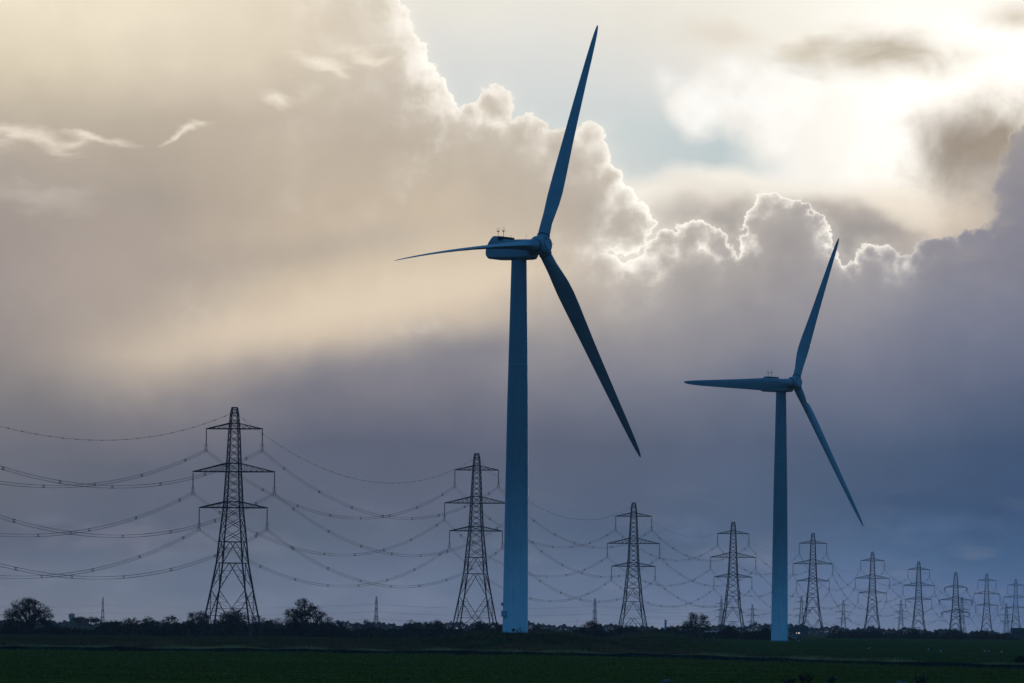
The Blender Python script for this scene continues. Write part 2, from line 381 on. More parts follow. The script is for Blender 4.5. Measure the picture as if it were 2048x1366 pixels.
M_steel = mat('galvanised_steel', (.022, .024, .030), .75, .3, .6)
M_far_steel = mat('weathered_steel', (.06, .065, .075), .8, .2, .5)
M_wire = mat('aluminium_wire', (.05, .055, .065), .7, .15, .4)
M_insul = mat('glazed_insulator', (.055, .07, .065), .45, .2, 2.0)
M_leaf = mat('dark_foliage', (.034, .019, .009), .9, .4, .8, .1)
M_leaf2 = mat('olive_foliage', (.046, .025, .012), .9, .4, .8, .1)
M_bark = mat('bark', (.05, .042, .035), .9, .3, 2.0, .1)
M_reed = mat('dead_reed', (.24, .105, .040), .9, .45, .15, .1)
M_straw = mat('pale_verge_grass', (.42, .27, .10), .9, .3, .2, .1)
M_scrub = mat('rough_scrub', (.18, .09, .042), .9, .5, .12, .1)
M_grassblade = mat('green_blade', (.135, .125, .015), .9, .3, .2, .1)
M_cropdry = mat('dry_blade', (.22, .13, .04), .9, .3, .2, .1)

# ------------------------------------------------------------------ ground
_dx = [-3000, -600, -62, -32, -10.6, 13.5, 24, 31, 40, 51, 70, 110, 3000]
_dd = [547, 547, 547, 551, 550, 542, 514, 488, 464, 437, 400, 380, 380]
def ditch_y(x): return np.interp(x, _dx, _dd)
T1D, T2D = 700.6, 1059.5
T1X, T2X = X_at(1032, T1D), X_at(1561, T2D)
def sst(a, b, v):
    t = np.clip((v - a) / (b - a), 0, 1); return t * t * (3 - 2 * t)
def gz(x, y):
    x = np.asarray(x, float); y = np.asarray(y, float)
    z = -.22 * sst(800, 1060, y) - 1.8 * sst(1100, 2200, y) - .8 * sst(2200, 6000, y)
    rr = np.hypot((x - T1X) / 1.0, (y - T1D) / 1.6)
    z = z - np.maximum(0, z - (4.3 - .0022 * y)) * sst(2500, 3000, y)
    z = z + 2.02 * sst(22, 6, rr)
    z = z + 2.3 * np.exp(-((x - 25.5) / 9) ** 2 - ((y - 790) / 35) ** 2)
    z = z + 1.0 * np.exp(-((x - 12) / 11) ** 2 - ((y - 735) / 30) ** 2)
    z = z + .12 * np.sin(x * .13 + y * .021) * sst(560, 640, y) * sst(1400, 900, y)
    return z
xs = np.unique(np.concatenate([[-6000, -3000, -1500, -900, -600, -400, -280, -200], np.arange(-150, 151, 2.5), [200, 280, 400, 600, 900, 1500, 3000, 6000]]))
yp = np.concatenate([[-400, -100, 50, 150, 220], np.arange(260, 530, 9), [533, 538, 541, 544.6, 546.2, 547.6, 548.6, 549.1, 550, 551.5, 553, 556, 560, 565], np.arange(572, 860, 7), np.arange(870, 1200, 16), np.arange(1220, 2600, 80), [2800, 3200, 4000, 5000, 6500, 8000, 9400]])
dprof_y = [-400, 544.6, 546.2, 547.6, 549.1, 550, 553, 560, 9400]
dprof_z = [0, 0, -.75, -.75, .36, .42, .30, .0, 0]
gv = []; 
for y in yp:
    sh = (ditch_y(xs) - 548.0) * np.interp(y, [150, 540, 560, 700], [0, 1, 1, 0])
    yy = y + sh
    zz = gz(xs, yy) + np.interp(y, dprof_y, dprof_z) + (rng.normal(0, .03, len(xs)) if 549 <= y < 572 else 0)
    if 549 <= y < 561: zz = zz + .09 * np.sin(xs * .37 + 1) * np.sin(xs * .113) + .05 * np.sin(xs * .9)
    gv.append(np.stack([xs, yy, zz], 1))
gv = np.concatenate(gv); nx, ny = len(xs), len(yp)
gf = []; gm = []
for j in range(ny - 1):
    for i in range(nx - 1):
        gf.append((j * nx + i, j * nx + i + 1, (j + 1) * nx + i + 1, (j + 1) * nx + i))
        ym = (yp[j] + yp[j + 1]) / 2; gm.append(0 if ym < 544.6 else 1 if ym < 549.1 else 2)
def ground_mat(name, a, b, c, sx, sy, bump=.4, east=None):
    M = bpy.data.materials.new(name); M.use_nodes = True; t = M.node_tree; N = NT(t); bs = t.nodes['Principled BSDF']
    co = t.nodes.new('ShaderNodeTexCoord').outputs['Object']
    big = N.noise(N.vmath('MULTIPLY', co, (.03, .012, 1)), 1.0, 4, .6)
    row = N.noise(N.vmath('MULTIPLY', co, (.02, .16, 1)), 1.0, 3, .6)
    fine = N.noise(N.vmath('MULTIPLY', co, (sx, sy, 1)), 1.0, 4, .75)
    if east:                          # greener grazing towards the east (+X)
        wob = N.math('MULTIPLY_ADD', N.sub(big, .5), 40.0, N.sep(co)[0]); e_ = N.step(wob, 18.0, 40.0)
        a, b, c = [N.mix(e_, p, q) for p, q in zip((a, b, c), east)]
    k = N.mix(N.step(fine, .36, .64), a, b)
    k = N.mix(N.step(big, .52, .72, 0, .75), k, c)
    k = N.mix(1.0, k, N.math('MULTIPLY_ADD', N.sub(row, .5), 2.2, 1.0), 'MULTIPLY')
    df = t.nodes.new('ShaderNodeBsdfDiffuse'); df.inputs['Roughness'].default_value = .5; N.put(df.inputs['Color'], k)
    t.links.new(df.outputs[0], t.nodes['Material Output'].inputs[0]); t.nodes.remove(bs); bs = df
    bn = t.nodes.new('ShaderNodeBump'); bn.inputs['Strength'].default_value = bump; bn.inputs['Distance'].default_value = .3
    N.put(bn.inputs['Height'], fine); t.links.new(bn.outputs[0], bs.inputs['Normal'])
    return M
gme = bpy.data.meshes.new('ground'); gme.from_pydata(gv.tolist(), [], gf)
for q in (ground_mat('short_crop_grass', (.125, .103, .013), (.062, .054, .007), (.155, .082, .018), 1.7, .09),
          mat('wet_soil', (.010, .010, .008), .9, .3, .5, .1),
          ground_mat('rough_pasture', (.085, .050, .013), (.045, .027, .008), (.13, .062, .022), 1.0, .07, .4, ((.085, .088, .017), (.045, .045, .009), (.12, .075, .024)))): gme.materials.append(q)
gme.polygons.foreach_set('material_index', gm); gme.polygons.foreach_set('use_smooth', [True] * len(gf)); gme.update()
tag(link('ground', gme), kind='structure')

# ------------------------------------------------------------------ grassy and leafy masses
def leaf_mesh(name, P, S, m, aspect=1.0, mi=None):
    """a small randomly turned quad at every point of P (n,3), size S"""
    n = len(P); a = rng.normal(size=(n, 3)); a /= np.linalg.norm(a, axis=1)[:, None]
    b = rng.normal(size=(n, 3)); b -= a * (a * b).sum(1)[:, None]; b /= np.linalg.norm(b, axis=1)[:, None]
    S = np.broadcast_to(S, (n,))[:, None] * .5
    j = rng.uniform(.6, 1.3, (n, 4, 1))
    q = np.stack([P - a * S * aspect, P + b * S * .7, P + a * S * aspect, P - b * S * .7], 1)
    q = P[:, None] + (q - P[:, None]) * j
    me = bpy.data.meshes.new(name); me.from_pydata(q.reshape(-1, 3).tolist(), [], np.arange(n * 4).reshape(n, 4).tolist())
    for k in (m if isinstance(m, (list, tuple)) else [m]): me.materials.append(k)
    if mi is not None: me.polygons.foreach_set('material_index', mi)
    me.update(); return me
def blades(name, x, y, z, h, w, m, lean=.25):
    n = len(x); a = rng.uniform(-.9, .9, n); dx_ = np.cos(a) * w / 2; dy_ = np.sin(a) * w / 2
    lx = rng.normal(0, lean, n) * h; ly = rng.normal(0, lean, n) * h
    v = np.empty((n, 3, 3)); v[:, 0] = np.stack([x - dx_, y - dy_, z - .05], 1); v[:, 1] = np.stack([x + dx_, y + dy_, z - .05], 1); v[:, 2] = np.stack([x + lx, y + ly, z + h], 1)
    me = bpy.data.meshes.new(name); me.from_pydata(v.reshape(-1, 3).tolist(), [], np.arange(n * 3).reshape(n, 3).tolist())
    me.materials.append(m); me.update(); return me
# pale fringe on the ditch bank
n = 16000; x = rng.uniform(-75, 66, n); off = rng.uniform(549.0, 552.5, n)
h = rng.uniform(.08, .34, n) * (1 + .7 * np.sin(x * .31) * np.sin(x * .11) + .5 * np.sin(x * .77 + 2))
tag(link('verge_grass', blades('verge_grass', x, off + ditch_y(x) - 548, .36 * np.ones(n), h, rng.uniform(.03, .09, n), M_straw)), 'pale dead grass fringing the far bank of the ditch', 'grass', kind='stuff')
# short crop, tufty, on the near field
n = 42000; y = 300 + rng.uniform(0, 1, n) ** 1.2 * 245; x = rng.uniform(-.125, .125, n) * y; y2 = y + (ditch_y(x) - 548) * np.interp(y, [300, 540], [.3, 1])
k = (np.sin(x * .9 + np.sin(y * .11) * 2) * np.sin(y * .23 + x * .05) > rng.uniform(-1.2, .9, n)) & (y2 < ditch_y(x) - 4); x, y2 = x[k], y2[k]; n = len(x)
m_ = 7000; xe = rng.uniform(-70, 62, m_); xe = xe[np.sin(xe * .43) + np.sin(xe * .19 + 1) + .6 * np.sin(xe * 1.3) > rng.uniform(-1.2, 1.6, m_)]
x = np.concatenate([x, xe]); y2 = np.concatenate([y2, ditch_y(xe) - rng.uniform(3.6, 6, len(xe))]); n = len(x)
cg = blades('crop_grass', x, y2, np.zeros(n), rng.uniform(.05, .20, n) * np.where(y2 > ditch_y(x) - 6.1, 1.6, 1.0), rng.uniform(.06, .20, n), M_grassblade, .4); cg.materials.append(M_cropdry)
cg.polygons.foreach_set('material_index', (rng.uniform(0, 1, n) < .3).astype(int))
tag(link('crop_grass', cg), 'short dark green crop grass covering the near field', 'grass', kind='stuff')
# dead reeds on the left
n = 26000; x = rng.uniform(-78, 34, n); y = rng.uniform(596, 640, n) + 8 * np.sin(x * .06)
den = np.clip(.75 + .35 * np.sin(x * .21) + .3 * np.sin(x * .53 + 1), .3, 1.3) * np.interp(x, [-78, 8, 34], [1, 1, .35])
h = rng.uniform(.5, 1.15, n) * den
tag(link('reeds', blades('reeds', x, y, gz(x, y), h, rng.uniform(.04, .12, n), M_reed, .12)), 'brown reed bed behind the ditch verge', 'reeds', kind='stuff')
# scrub over the turbine mound and heap
n = 22000; x = rng.uniform(-18, 42, n); y = rng.uniform(650, 830, n)
k = gz(x, y) > rng.uniform(.25, 1.6, n); k &= ~((np.abs(x - T1X) < 3.2) & (y > T1D - 9) & (y < T1D + 4)); x, y = x[k], y[k]; n = len(x)
tag(link('rough_grass', blades('rough_grass', x, y, gz(x, y), rng.uniform(.2, .75, n), rng.uniform(.05, .16, n), M_scrub, .3)), 'brown tangled rough grass over the low mound at the nearer turbine', 'rough grass', kind='stuff')
# tufts in the right-hand pasture
n = 9000; x = rng.uniform(10, 90, n); y = rng.uniform(0, 1, n) ** 2 * 180 + ditch_y(x) + 8; k = np.sin(x * .4 + y * .05) + np.sin(x * .17 - y * .031) > rng.uniform(-.6, 1.6, n); x, y = x[k], y[k]; n = len(x)
tag(link('pasture_tufts', blades('pasture_tufts', x, y, gz(x, y), rng.uniform(.12, .5, n), rng.uniform(.05, .14, n), M_scrub, .3)), 'brown tufts scattered over the pasture beyond the ditch', 'grass tufts', kind='stuff')

# ------------------------------------------------------------------ trees
def limbs(mb, base, tips, r0, fork):
    """trunk to fork height, then curving limbs to each tip, sharing inner nodes"""
    top = Vector((base[0] + fork[0], base[1] + fork[1], base[2] + fork[2]))
    mb.tube([base, Vector(base).lerp(top, .5) + Vector((random.uniform(-.1, .1), 0, 0)), top], [r0, r0 * .85, r0 * .7], 7)
    hubs = []
    for t in tips[::5]:
        h = top.lerp(Vector(t), .5) + Vector((random.uniform(-.3, .3), random.uniform(-.3, .3), random.uniform(-.1, .4)))
        mb.tube([top, top.lerp(h, .5) + Vector((random.uniform(-.15, .15),) * 3), h], [r0 * .55, r0 * .42, r0 * .3], 5); hubs.append(h)
    for t in tips:
        t = Vector(t); h = min(hubs, key=lambda q: (q - t).length)
        mid = h.lerp(t, .5) + Vector((random.uniform(-.2, .2), random.uniform(-.2, .2), random.uniform(-.05, .25)))
        mb.tube([h, mid, t], [r0 * .26, r0 * .17, r0 * .07], 4)
        for _ in range(3):
            e = t + Vector((random.gauss(0, .35), random.gauss(0, .35), random.gauss(.15, .3)))
            mb.tube([mid.lerp(t, random.uniform(.3, 1)), e], [r0 * .09, r0 * .03], 3)
def tree(name, base, w, h, label, cat='tree', group=None, shape='dome', trunk=.28, clumps=70, per=26, leaf=.28, cl=.55, fol=None, lean=0.0, flat=.0, gap=.35):
    """w, h in metres; the crown is leaf clumps spread through a shaped volume with limbs under them"""
    root = link(name, None, None, base); root.empty_display_size = .5; tag(root, label, cat, group)
    tips = []
    while len(tips) < clumps:
        p = rng.uniform(-1, 1, 3); p[2] = rng.uniform(0, 1)
        rad = math.sqrt(p[0] ** 2 + p[1] ** 2)
        if shape == 'dome': ok = rad ** 2 + p[2] ** 2 < 1 and rad ** 2 + p[2] ** 2 > gap * rng.uniform(.3, 1.3)
        elif shape == 'flat': ok = rad < 1 and p[2] > .45 + .15 * rad and p[2] < 1 - .25 * rad ** 2
        elif shape == 'wind':                      # swept: tall on the left, sloping to the right
            ok = abs(p[1]) < .8 and p[2] < min(1, 1.02 - .62 * max(0, p[0] + .25)) * math.sqrt(max(0, 1 - (p[0] * .97) ** 2)) ** .35 and (p[0] > -.55 or p[2] > .1) and (p[0] > -.62 or p[2] < .62 ) and (p[2] > .35 or abs(p[0]) > .25 or rng.random() < .4)
        elif shape == 'cone': ok = rad < (1 - p[2]) * .95 + .05
        else: ok = rad ** 2 * .9 + (p[2] * .98) ** 2 < 1
        if not ok: continue
        z = trunk + (1 - trunk) * p[2]
        tips.append((p[0] * w / 2 + lean * z * h, p[1] * w * .42, z * h * .97))
    tb = MB(); random.seed(len(COL.objects))
    limbs(tb, (0, 0, -.3), tips, .03 * h + .02, (lean * h * .2, 0, h * max(.14, trunk * .75)))
    link('trunk', tb.mesh('trunk', M_bark), root)
    C = np.repeat(np.array(tips), per, 0); P = C + rng.normal(0, cl, C.shape) * np.array([1, 1, .62])
    k = P[:, 2] > .12 * h * (trunk > .1); P = P[k]
    link('crown', leaf_mesh('crown', P, rng.uniform(.6, 1.3, len(P)) * leaf, fol or M_leaf), root)
    return root
def tree_px(px, ytop, ybase, wpx, d, *a, **k):
    b = at(px, ybase, d); b[2] = min(b[2], float(gz(b[0], d)) + .2) if not k.pop('float_base', False) else b[2]
    sc = d / FPX; top = at(px, ytop, d)[2]
    return tree(k.pop('name', 'tree'), b, wpx * sc, top - b[2], *a, **k)

tree_px(56, 1193, 1266, 102, 985, 'round domed tree with bare gaps at far left of the hedgerow', shape='dome', trunk=.24, clumps=240, per=34, leaf=.25, cl=.42, gap=.35)
tree_px(620, 1195, 1268, 100, 985, 'windswept tree with a lopsided crown sloping down to its right', shape='wind', trunk=.22, clumps=210, per=36, leaf=.24, cl=.36)
tree_px(157, 1234, 1260, 32, 1650, 'flat-topped tree on thin stems beside the far water tower', shape='flat', trunk=.30, clumps=40, per=30, leaf=.4, cl=.5)
tree_px(184, 1234, 1260, 36, 1650, 'flat-topped tree on thin stems left of the narrow distant pylon', shape='flat', trunk=.30, clumps=46, per=30, leaf=.4, cl=.5)
tree_px(396, 1220, 1268, 56, 1060, 'domed tree beside the left legs of the nearest pylon', shape='dome', trunk=.2, clumps=130, per=30, leaf=.28, cl=.4, gap=.3)
tree_px(466, 1218, 1268, 84, 1075, 'broad dark tree seen through the legs of the nearest pylon', shape='dome', trunk=.15, clumps=200, per=34, leaf=.3, cl=.45, gap=.1)
tree_px(523, 1229, 1268, 62, 1060, 'low dark tree just right of the nearest pylon', shape='dome', trunk=.12, clumps=80, per=34, leaf=.3, cl=.45, gap=.1)
tree_px(556, 1233, 1268, 40, 1045, 'pale half-bare tree between the nearest pylon and the windswept tree', shape='dome', trunk=.2, clumps=60, per=12, leaf=.2, cl=.3, gap=.4, fol=M_leaf2)
tree_px(1393, 1223, 1266, 58, 1210, 'round oak with sky showing under its crown, left of the second turbine', shape='dome', trunk=.34, clumps=95, per=30, leaf=.30, cl=.42, gap=.25)
tree_px(1345, 1253, 1266, 34, 1180, 'low rounded tree just left of the round oak', shape='dome', trunk=.1, clumps=50, per=36, leaf=.3, cl=.4, gap=0)
tree_px(735, 1240, 1262, 26, 1900, 'small clump-headed tree left of the mid-distance pylon', shape='dome', trunk=.1, clumps=46, per=34, leaf=.5, cl=.6, gap=0)
tree_px(712, 1243, 1262, 12, 1900, 'small pointed conifer in the far hedgerow', shape='cone', trunk=.05, clumps=30, per=30, leaf=.4, cl=.35, gap=0)
tree_px(1906, 1257, 1280, 16, 1500, 'small pointed conifer at the foot of the tension pylon', shape='cone', trunk=.05, clumps=30, per=30, leaf=.35, cl=.3, gap=0)
BU = [ # px, top, base, width, distance, label
 (24,1243,1268,60,1010,'dark bush left of the round domed tree'),
 (104,1252,1268,50,1000,'low dark bush at the right foot of the round domed tree'),
 (222,1243,1267,44,1040,'dark bush just right of the narrow distant pylon'),
 (262,1238,1267,40,1150,'rounded bush between the narrow distant pylon and the tall hedge'),
 (300,1238,1268,44,1090,'rounded bush midway between narrow distant pylon and nearest pylon'),
 (340,1235,1268,48,1060,'tall rounded bush left of the domed tree at the pylon'),
 (586,1247,1268,40,1010,'low bush under the left of the windswept tree'),
 (662,1245,1268,60,1010,'spreading bush under the right of the windswept tree'),
 (826,1246,1264,40,1350,'rounded bush between the small clump-headed tree and the second pylon'),
 (862,1248,1266,34,1280,'low bush just left of the second pylon'),
 (877,1245,1266,24,1250,'small round-topped bush against the left leg of the second pylon'),
 (960,1247,1269,54,1200,'broad bush beneath the second pylon'),
 (1004,1252,1269,26,1150,'small bush against the left side of the nearer turbine tower'),
 (1073,1258,1270,34,1080,'low bush against the right side of the nearer turbine tower'),
 (1184,1246,1268,48,1120,'big dense round bush left of the third pylon'),
 (1256,1256,1270,60,1150,'broad low bush at the foot of the third pylon'),
 (1457,1254,1272,28,1180,'round bush under the fourth pylon'),
 (1505,1265,1276,34,1150,'low bush between the fourth pylon and the second turbine'),
 (1533,1258,1277,38,1150,'dark bush against the left side of the second turbine tower'),
 (1673,1262,1279,28,1500,'round dark bush right of the fifth pylon'),
 (1704,1264,1279,44,1520,'bush between the fifth and sixth pylons'),
 (1744,1264,1280,52,1500,'broad bush at the foot of the sixth pylon'),
 (1790,1267,1280,42,1540,'low bush just right of the sixth pylon'),
 (1826,1263,1281,28,1480,'dark upright bush at the left leg of the seventh pylon'),
 (1868,1268,1281,52,1540,'low bush between the seventh and the tension pylon'),
 (1908,1263,1282,46,1500,'broad bush beneath the tension pylon'),
 (1962,1266,1283,46,1540,'long bush under the ninth pylon'),
 (2006,1270,1283,56,1560,'long low bush at the far right end of the hedge'),
]
for px, yt, yb, w, d, lab in BU:
    s_ = d / 1000
    tree_px(px, yt - 3.5, yb + 3, w * 1.12, d, lab, 'bush', group='bushes along the hedgerow', name='bush', shape='bush', trunk=.04, clumps=int(42 + w), per=34, leaf=.30 * s_, cl=.36 * s_, fol=M_leaf if random.random() < .6 else M_leaf2)
def mass(name, prof, d, depth, leaf, n, label, m, ybase, cat):
    """a leafy mass whose top follows a profile of (px, py)"""
    px = rng.uniform(prof[0][0], prof[-1][0], n); dd = d + rng.uniform(-.5, .5, n) * depth
    yt = np.interp(px, [p[0] for p in prof], [p[1] for p in prof]) + 2.6 * np.sin(px * .083 + d) + 2.4 * np.sin(px * .23) * np.sin(px * .047 + 2) + 1.4 * np.sin(px * .61 + 1) + 1.0 * np.sin(px * 1.37)
    f = 1 - rng.uniform(0, 1, n) ** 1.7
    P = np.array([at(a, b, d) for a, b in zip(px, yt)]); zb = gz(P[:, 0], dd)
    Q = np.stack([P[:, 0] * dd / d, dd, zb + (P[:, 2] - zb) * f * rng.uniform(.93, 1.0, n)], 1)
    tag(link(name, leaf_mesh(name, Q, rng.uniform(.6, 1.4, n) * leaf, m)), label, cat, kind='stuff')
mass('hedgerow', [(-60,1258),(150,1259),(240,1254),(300,1252),(420,1252),(560,1255),(600,1259),(700,1259),(790,1257),(900,1259),(1010,1261)], 1030, 26, .42, 22000, 'unbroken dark hedgerow along the plain behind the reeds', M_leaf, 1268, 'hedgerow')
mass('thicket', [(1040,1262),(1130,1263),(1230,1263),(1330,1261),(1430,1263),(1545,1268),(1600,1275)], 1190, 26, .42, 13000, 'dark thicket between the two turbines', M_leaf2, 1272, 'thicket')
mass('long_hedge', [(1655,1271),(1760,1272),(1860,1273),(1960,1275),(2036,1277),(2042,1281)], 1560, 20, .5, 9000, 'low hedge running beneath the far pylons', M_leaf, 1280, 'hedge')
mass('far_wood', [(-60,1244),(60,1241),(110,1241),(150,1246),(250,1247),(420,1246),(600,1247),(690,1246),(720,1247),(800,1249),(900,1247),(1000,1250),(1060,1249),(1100,1249),(1140,1256),(1230,1251),(1290,1256),(1330,1255),(1400,1254),(1470,1253),(1520,1250),(1600,1252),(1640,1255),(1700,1257),(1760,1257),(1850,1260),(1900,1262),(2000,1266),(2110,1268)], 2700, 220, 1.2, 34000, 'distant belt of woodland greyed by haze', M_leaf, 1262, 'woodland')

# ------------------------------------------------------------------ turbines
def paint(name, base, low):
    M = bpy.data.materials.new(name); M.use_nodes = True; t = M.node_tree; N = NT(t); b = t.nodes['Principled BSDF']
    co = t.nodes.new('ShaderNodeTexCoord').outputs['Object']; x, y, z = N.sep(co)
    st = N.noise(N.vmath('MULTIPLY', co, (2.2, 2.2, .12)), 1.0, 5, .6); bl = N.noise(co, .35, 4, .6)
    k = N.mix(N.step(N.math('MULTIPLY_ADD', bl, 6.0, z), 33.0, 2.0), base, low)  # light on the tower foot put into the colour: paler towards the ground
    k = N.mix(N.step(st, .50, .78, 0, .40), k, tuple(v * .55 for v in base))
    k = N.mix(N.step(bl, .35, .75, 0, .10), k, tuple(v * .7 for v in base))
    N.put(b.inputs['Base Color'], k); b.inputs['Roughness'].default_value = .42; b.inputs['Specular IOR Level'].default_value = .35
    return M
M_tower = paint('tower_paint_lit_foot', (.23, .27, .30), (.82, .86, .88))
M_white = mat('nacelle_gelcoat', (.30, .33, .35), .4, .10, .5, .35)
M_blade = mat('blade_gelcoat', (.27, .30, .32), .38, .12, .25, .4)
M_dark = mat('dark_vent', (.02, .02, .022), .7, .2, 2.0)
M_seam = mat('seam_gasket', (.03, .032, .036), .7, .2, 2.0)
M_box = mat('cabinet_paint', (.40, .46, .50), .5, .1, 2.0)
M_conc = mat('concrete_plinth', (.24, .24, .23), .9, .2, 1.5)
M_stain = mat('oil_stain', (.06, .07, .08), .6, .3, 4.0)

def airfoil(chord, th, tw):
    """closed section of 14 points in (chordwise, thickness); leading edge at negative chordwise; th = thickness; round root when th == chord"""
    up = [(0, 0), (.04, .45), (.14, .85), (.30, 1.0), (.52, .82), (.76, .42), (1, .04)]
    pts = [(c, t) for c, t in up] + [(c, -t) for c, t in up[-1:0:-1]]
    return [((c - .37) * chord, t * th / 2) for c, t in pts]
def make_blade(R, pitch, twist, prebend, droop_dir, droop):
    """root at origin, span along +Z; +X = direction of rotation's trailing side, -Y = upwind"""
    rs = [0.9, 1.6, 2.4, 3.6, 5.2, 7.0, 9.0, 11.5, 14.5, 18, 22, 26, 30, 33.5, 36.5, 38.4, 39.4, 39.9, 40.0]
    ch = [1.9, 1.9, 1.95, 2.15, 2.5, 2.85, 3.05, 2.95, 2.7, 2.4, 2.12, 1.86, 1.56, 1.33, 1.05, .78, .5, .24, .05]
    tk = [1.9, 1.9, 1.80, 1.6, 1.35, 1.15, .95, .75, .62, .5, .41, .34, .27, .21, .16, .11, .07, .04, .012]
    rings = []
    for r, c, t in zip(rs, ch, tk):
        k = min(1, max(0, (r - 1.6) / 5.0)); k = k * k * (3 - 2 * k)
        af = airfoil(c, t, 0); n_ = len(af)
        ring = []
        a = pitch + twist * max(0, 1 - (r / 30)) ** 1.6
        for i, (cx, ty) in enumerate(af):
            # round root section sampled at the same parameter
            ph = math.pi - i * 2 * math.pi / n_
            rx, ry = math.cos(ph) * 1.9 / 2, math.sin(ph) * 1.9 / 2
            qx, qy = rx * (1 - k) + cx * k, ry * (1 - k) + ty * k
            bx = qx * math.cos(a) - qy * math.sin(a); by = qx * math.sin(a) + qy * math.cos(a)
            u = (r / R) ** 2; ud = u - .5 * r / R
            ring.append((bx + droop_dir[0] * droop * ud, by - prebend * u, r))
        rings.append(ring)
    mb = MB(); mb.loft(rings); return mb
def turbine(name, label, hubpx, basepx, D, yaw, tilt, th, pitch, twist, prebend, droop, extras):
    hub = Vector(at(hubpx[0], hubpx[1], D))
    n = Vector((math.sin(yaw) * math.cos(tilt), -math.cos(yaw) * math.cos(tilt), math.sin(tilt)))   # axis, pointing upwind
    nh = Vector((n.x, n.y, 0)).normalized()
    ax = hub - nh * 4.3                                                # tower axis under the nacelle
    zb = at(basepx[0], basepx[1], D)[2]
    base = Vector((ax.x, ax.y, zb)); H = hub.z - zb
    root = link(name, None, None, base); tag(root, label, 'wind turbine', 'white wind turbines')
    # tower
    top = H - 2.15; mb = MB(); prof = []
    for k in range(0, 41):
        z = top * k / 40; r = np.interp(z / top, [0, .18, .36, .62, .8, 1], [1.98, 1.90, 1.80, 1.62, 1.42, 1.20]); prof.append((float(r), z))
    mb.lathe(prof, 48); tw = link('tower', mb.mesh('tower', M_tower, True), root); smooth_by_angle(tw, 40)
    for f in (.36, .72):
        fl = MB()
        r = float(np.interp(f, [0, .18, .36, .62, .8, 1], [1.98, 1.90, 1.80, 1.62, 1.42, 1.20])); fl.lathe([(r + .002, -.04), (r + .012, -.03), (r + .012, .03), (r + .002, .04)], 48, (0, 0, top * f))
        link('section_joint', fl.mesh('section_joint', M_box), root)
    p = MB(); p.lathe([(2.25, -.9), (2.25, .02), (2.15, .08), (2.0, .08)], 40); smooth_by_angle(link('plinth', p.mesh('plinth', M_conc), root), 30)
    bf = MB(); bf.lathe([(2.0, .10), (2.07, .10), (2.07, .22), (2.0, .22)], 48); link('base_flange', bf.mesh('base_flange', M_seam), root)
    # nacelle: local frame x = towards hub, y = left, z = up
    nac = MB(); yawz = math.atan2(nh.y, nh.x)
    secs = [ # x, half width, z bottom, z top, shoulder
     (-9.95, 1.0, -1.25, -.30, .3), (-9.8, 1.40, -1.62, .05, .35), (-9.3, 1.60, -1.90, .75, .45), (-8.75, 1.66, -1.97, 1.40, .5), (-8.3, 1.68, -2.0, 1.66, .5), (-6.9, 1.70, -2.05, 1.58, .5), (-6.3, 1.70, -2.07, .98, .5), (-5.0, 1.70, -2.12, .95, .5), (-2.6, 1.62, -2.15, .92, .5), (-1.7, 1.45, -2.08, .88, .5), (-1.45, 1.2, -1.9, .78, .5)]
    rings = []
    for x_, hw, zb_, zt, s_ in secs:
        rings.append([(x_, -hw + s_ * .7, zt), (x_, -hw * .96, zt - s_), (x_, -hw, (zt + zb_) / 2), (x_, -hw * .97, zb_ + .35), (x_, -hw + .4, zb_), (x_, hw - .4, zb_), (x_, hw * .97, zb_ + .35), (x_, hw, (zt + zb_) / 2), (x_, hw * .96, zt - s_), (x_, hw - s_ * .7, zt)])
    nac.loft(rings)
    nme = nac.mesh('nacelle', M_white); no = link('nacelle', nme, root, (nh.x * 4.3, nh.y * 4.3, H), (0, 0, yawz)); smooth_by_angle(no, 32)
    g = MB(); g.box((-6.85, 0, 1.20), (.8, 3.36, .62)); link('cooler_vent', g.mesh('cooler_vent', M_dark), no)
    cl = MB(); cl.lathe([(1.32, top - .02 - H), (1.38, top - H), (1.38, top + .22 - H), (1.25, top + .24 - H)], 40, (-4.3, 0, 0)); link('yaw_collar', cl.mesh('yaw_collar', M_dark), no)
    for sx in (-8.55, -7.5):
        a = MB(); a.tube([(sx, .2, 1.6), (sx, .2, 2.75)], .035, 6); a.tube([(sx - .22, .2, 2.5), (sx + .22, .2, 2.5)], .03, 5)
        a.tube([(sx + .32 * math.cos(q), .2, 2.72 + .32 * math.sin(q)) for q in np.linspace(0, 2 * math.pi, 15)], .02, 4)
        a.tube([(sx - .1, .2, 2.5), (sx, .2, 2.68), (sx + .1, .2, 2.5)], .05, 5)
        link('wind_sensor', a.mesh('wind_sensor', M_seam), no)
    for sx in (-5.6, -2.7):
        a = MB(); a.tube([(sx, -.4, .95), (sx, -.4, 1.75)], .02, 5); link('lightning_rod', a.mesh('lightning_rod', M_seam), no)
    # hub
    hz = n; hx = Vector((0, 0, 1)).cross(n).normalized(); hy = n.cross(hx)   # hx to the viewer's left/right, hy up
    if hx.x < 0: hx = -hx
    hy = hx.cross(n) * -1 if hx.cross(n).z < 0 else hx.cross(n)
    R3 = Matrix((hx, hy, n)).transposed().to_4x4()
    hb = MB(); hb.lathe([(.2, -1.5), (1.25, -1.42), (1.5, -1.0), (1.56, -.2), (1.52, .55), (1.40, 1.0), (1.18, 1.22), (.2, 1.30)], 36)
    ho = link('hub', hb.mesh('hub', M_white, True), root); ho.matrix_local = Matrix.Translation(hub - base) @ R3; smooth_by_angle(ho, 30)
    cp = MB(); cp.lathe([(.80, 1.20), (.86, 1.34), (.86, 1.40), (.78, 1.42), (.74, 1.36), (.1, 1.36)], 30); link('nose_hatch', cp.mesh('nose_hatch', M_box), ho)
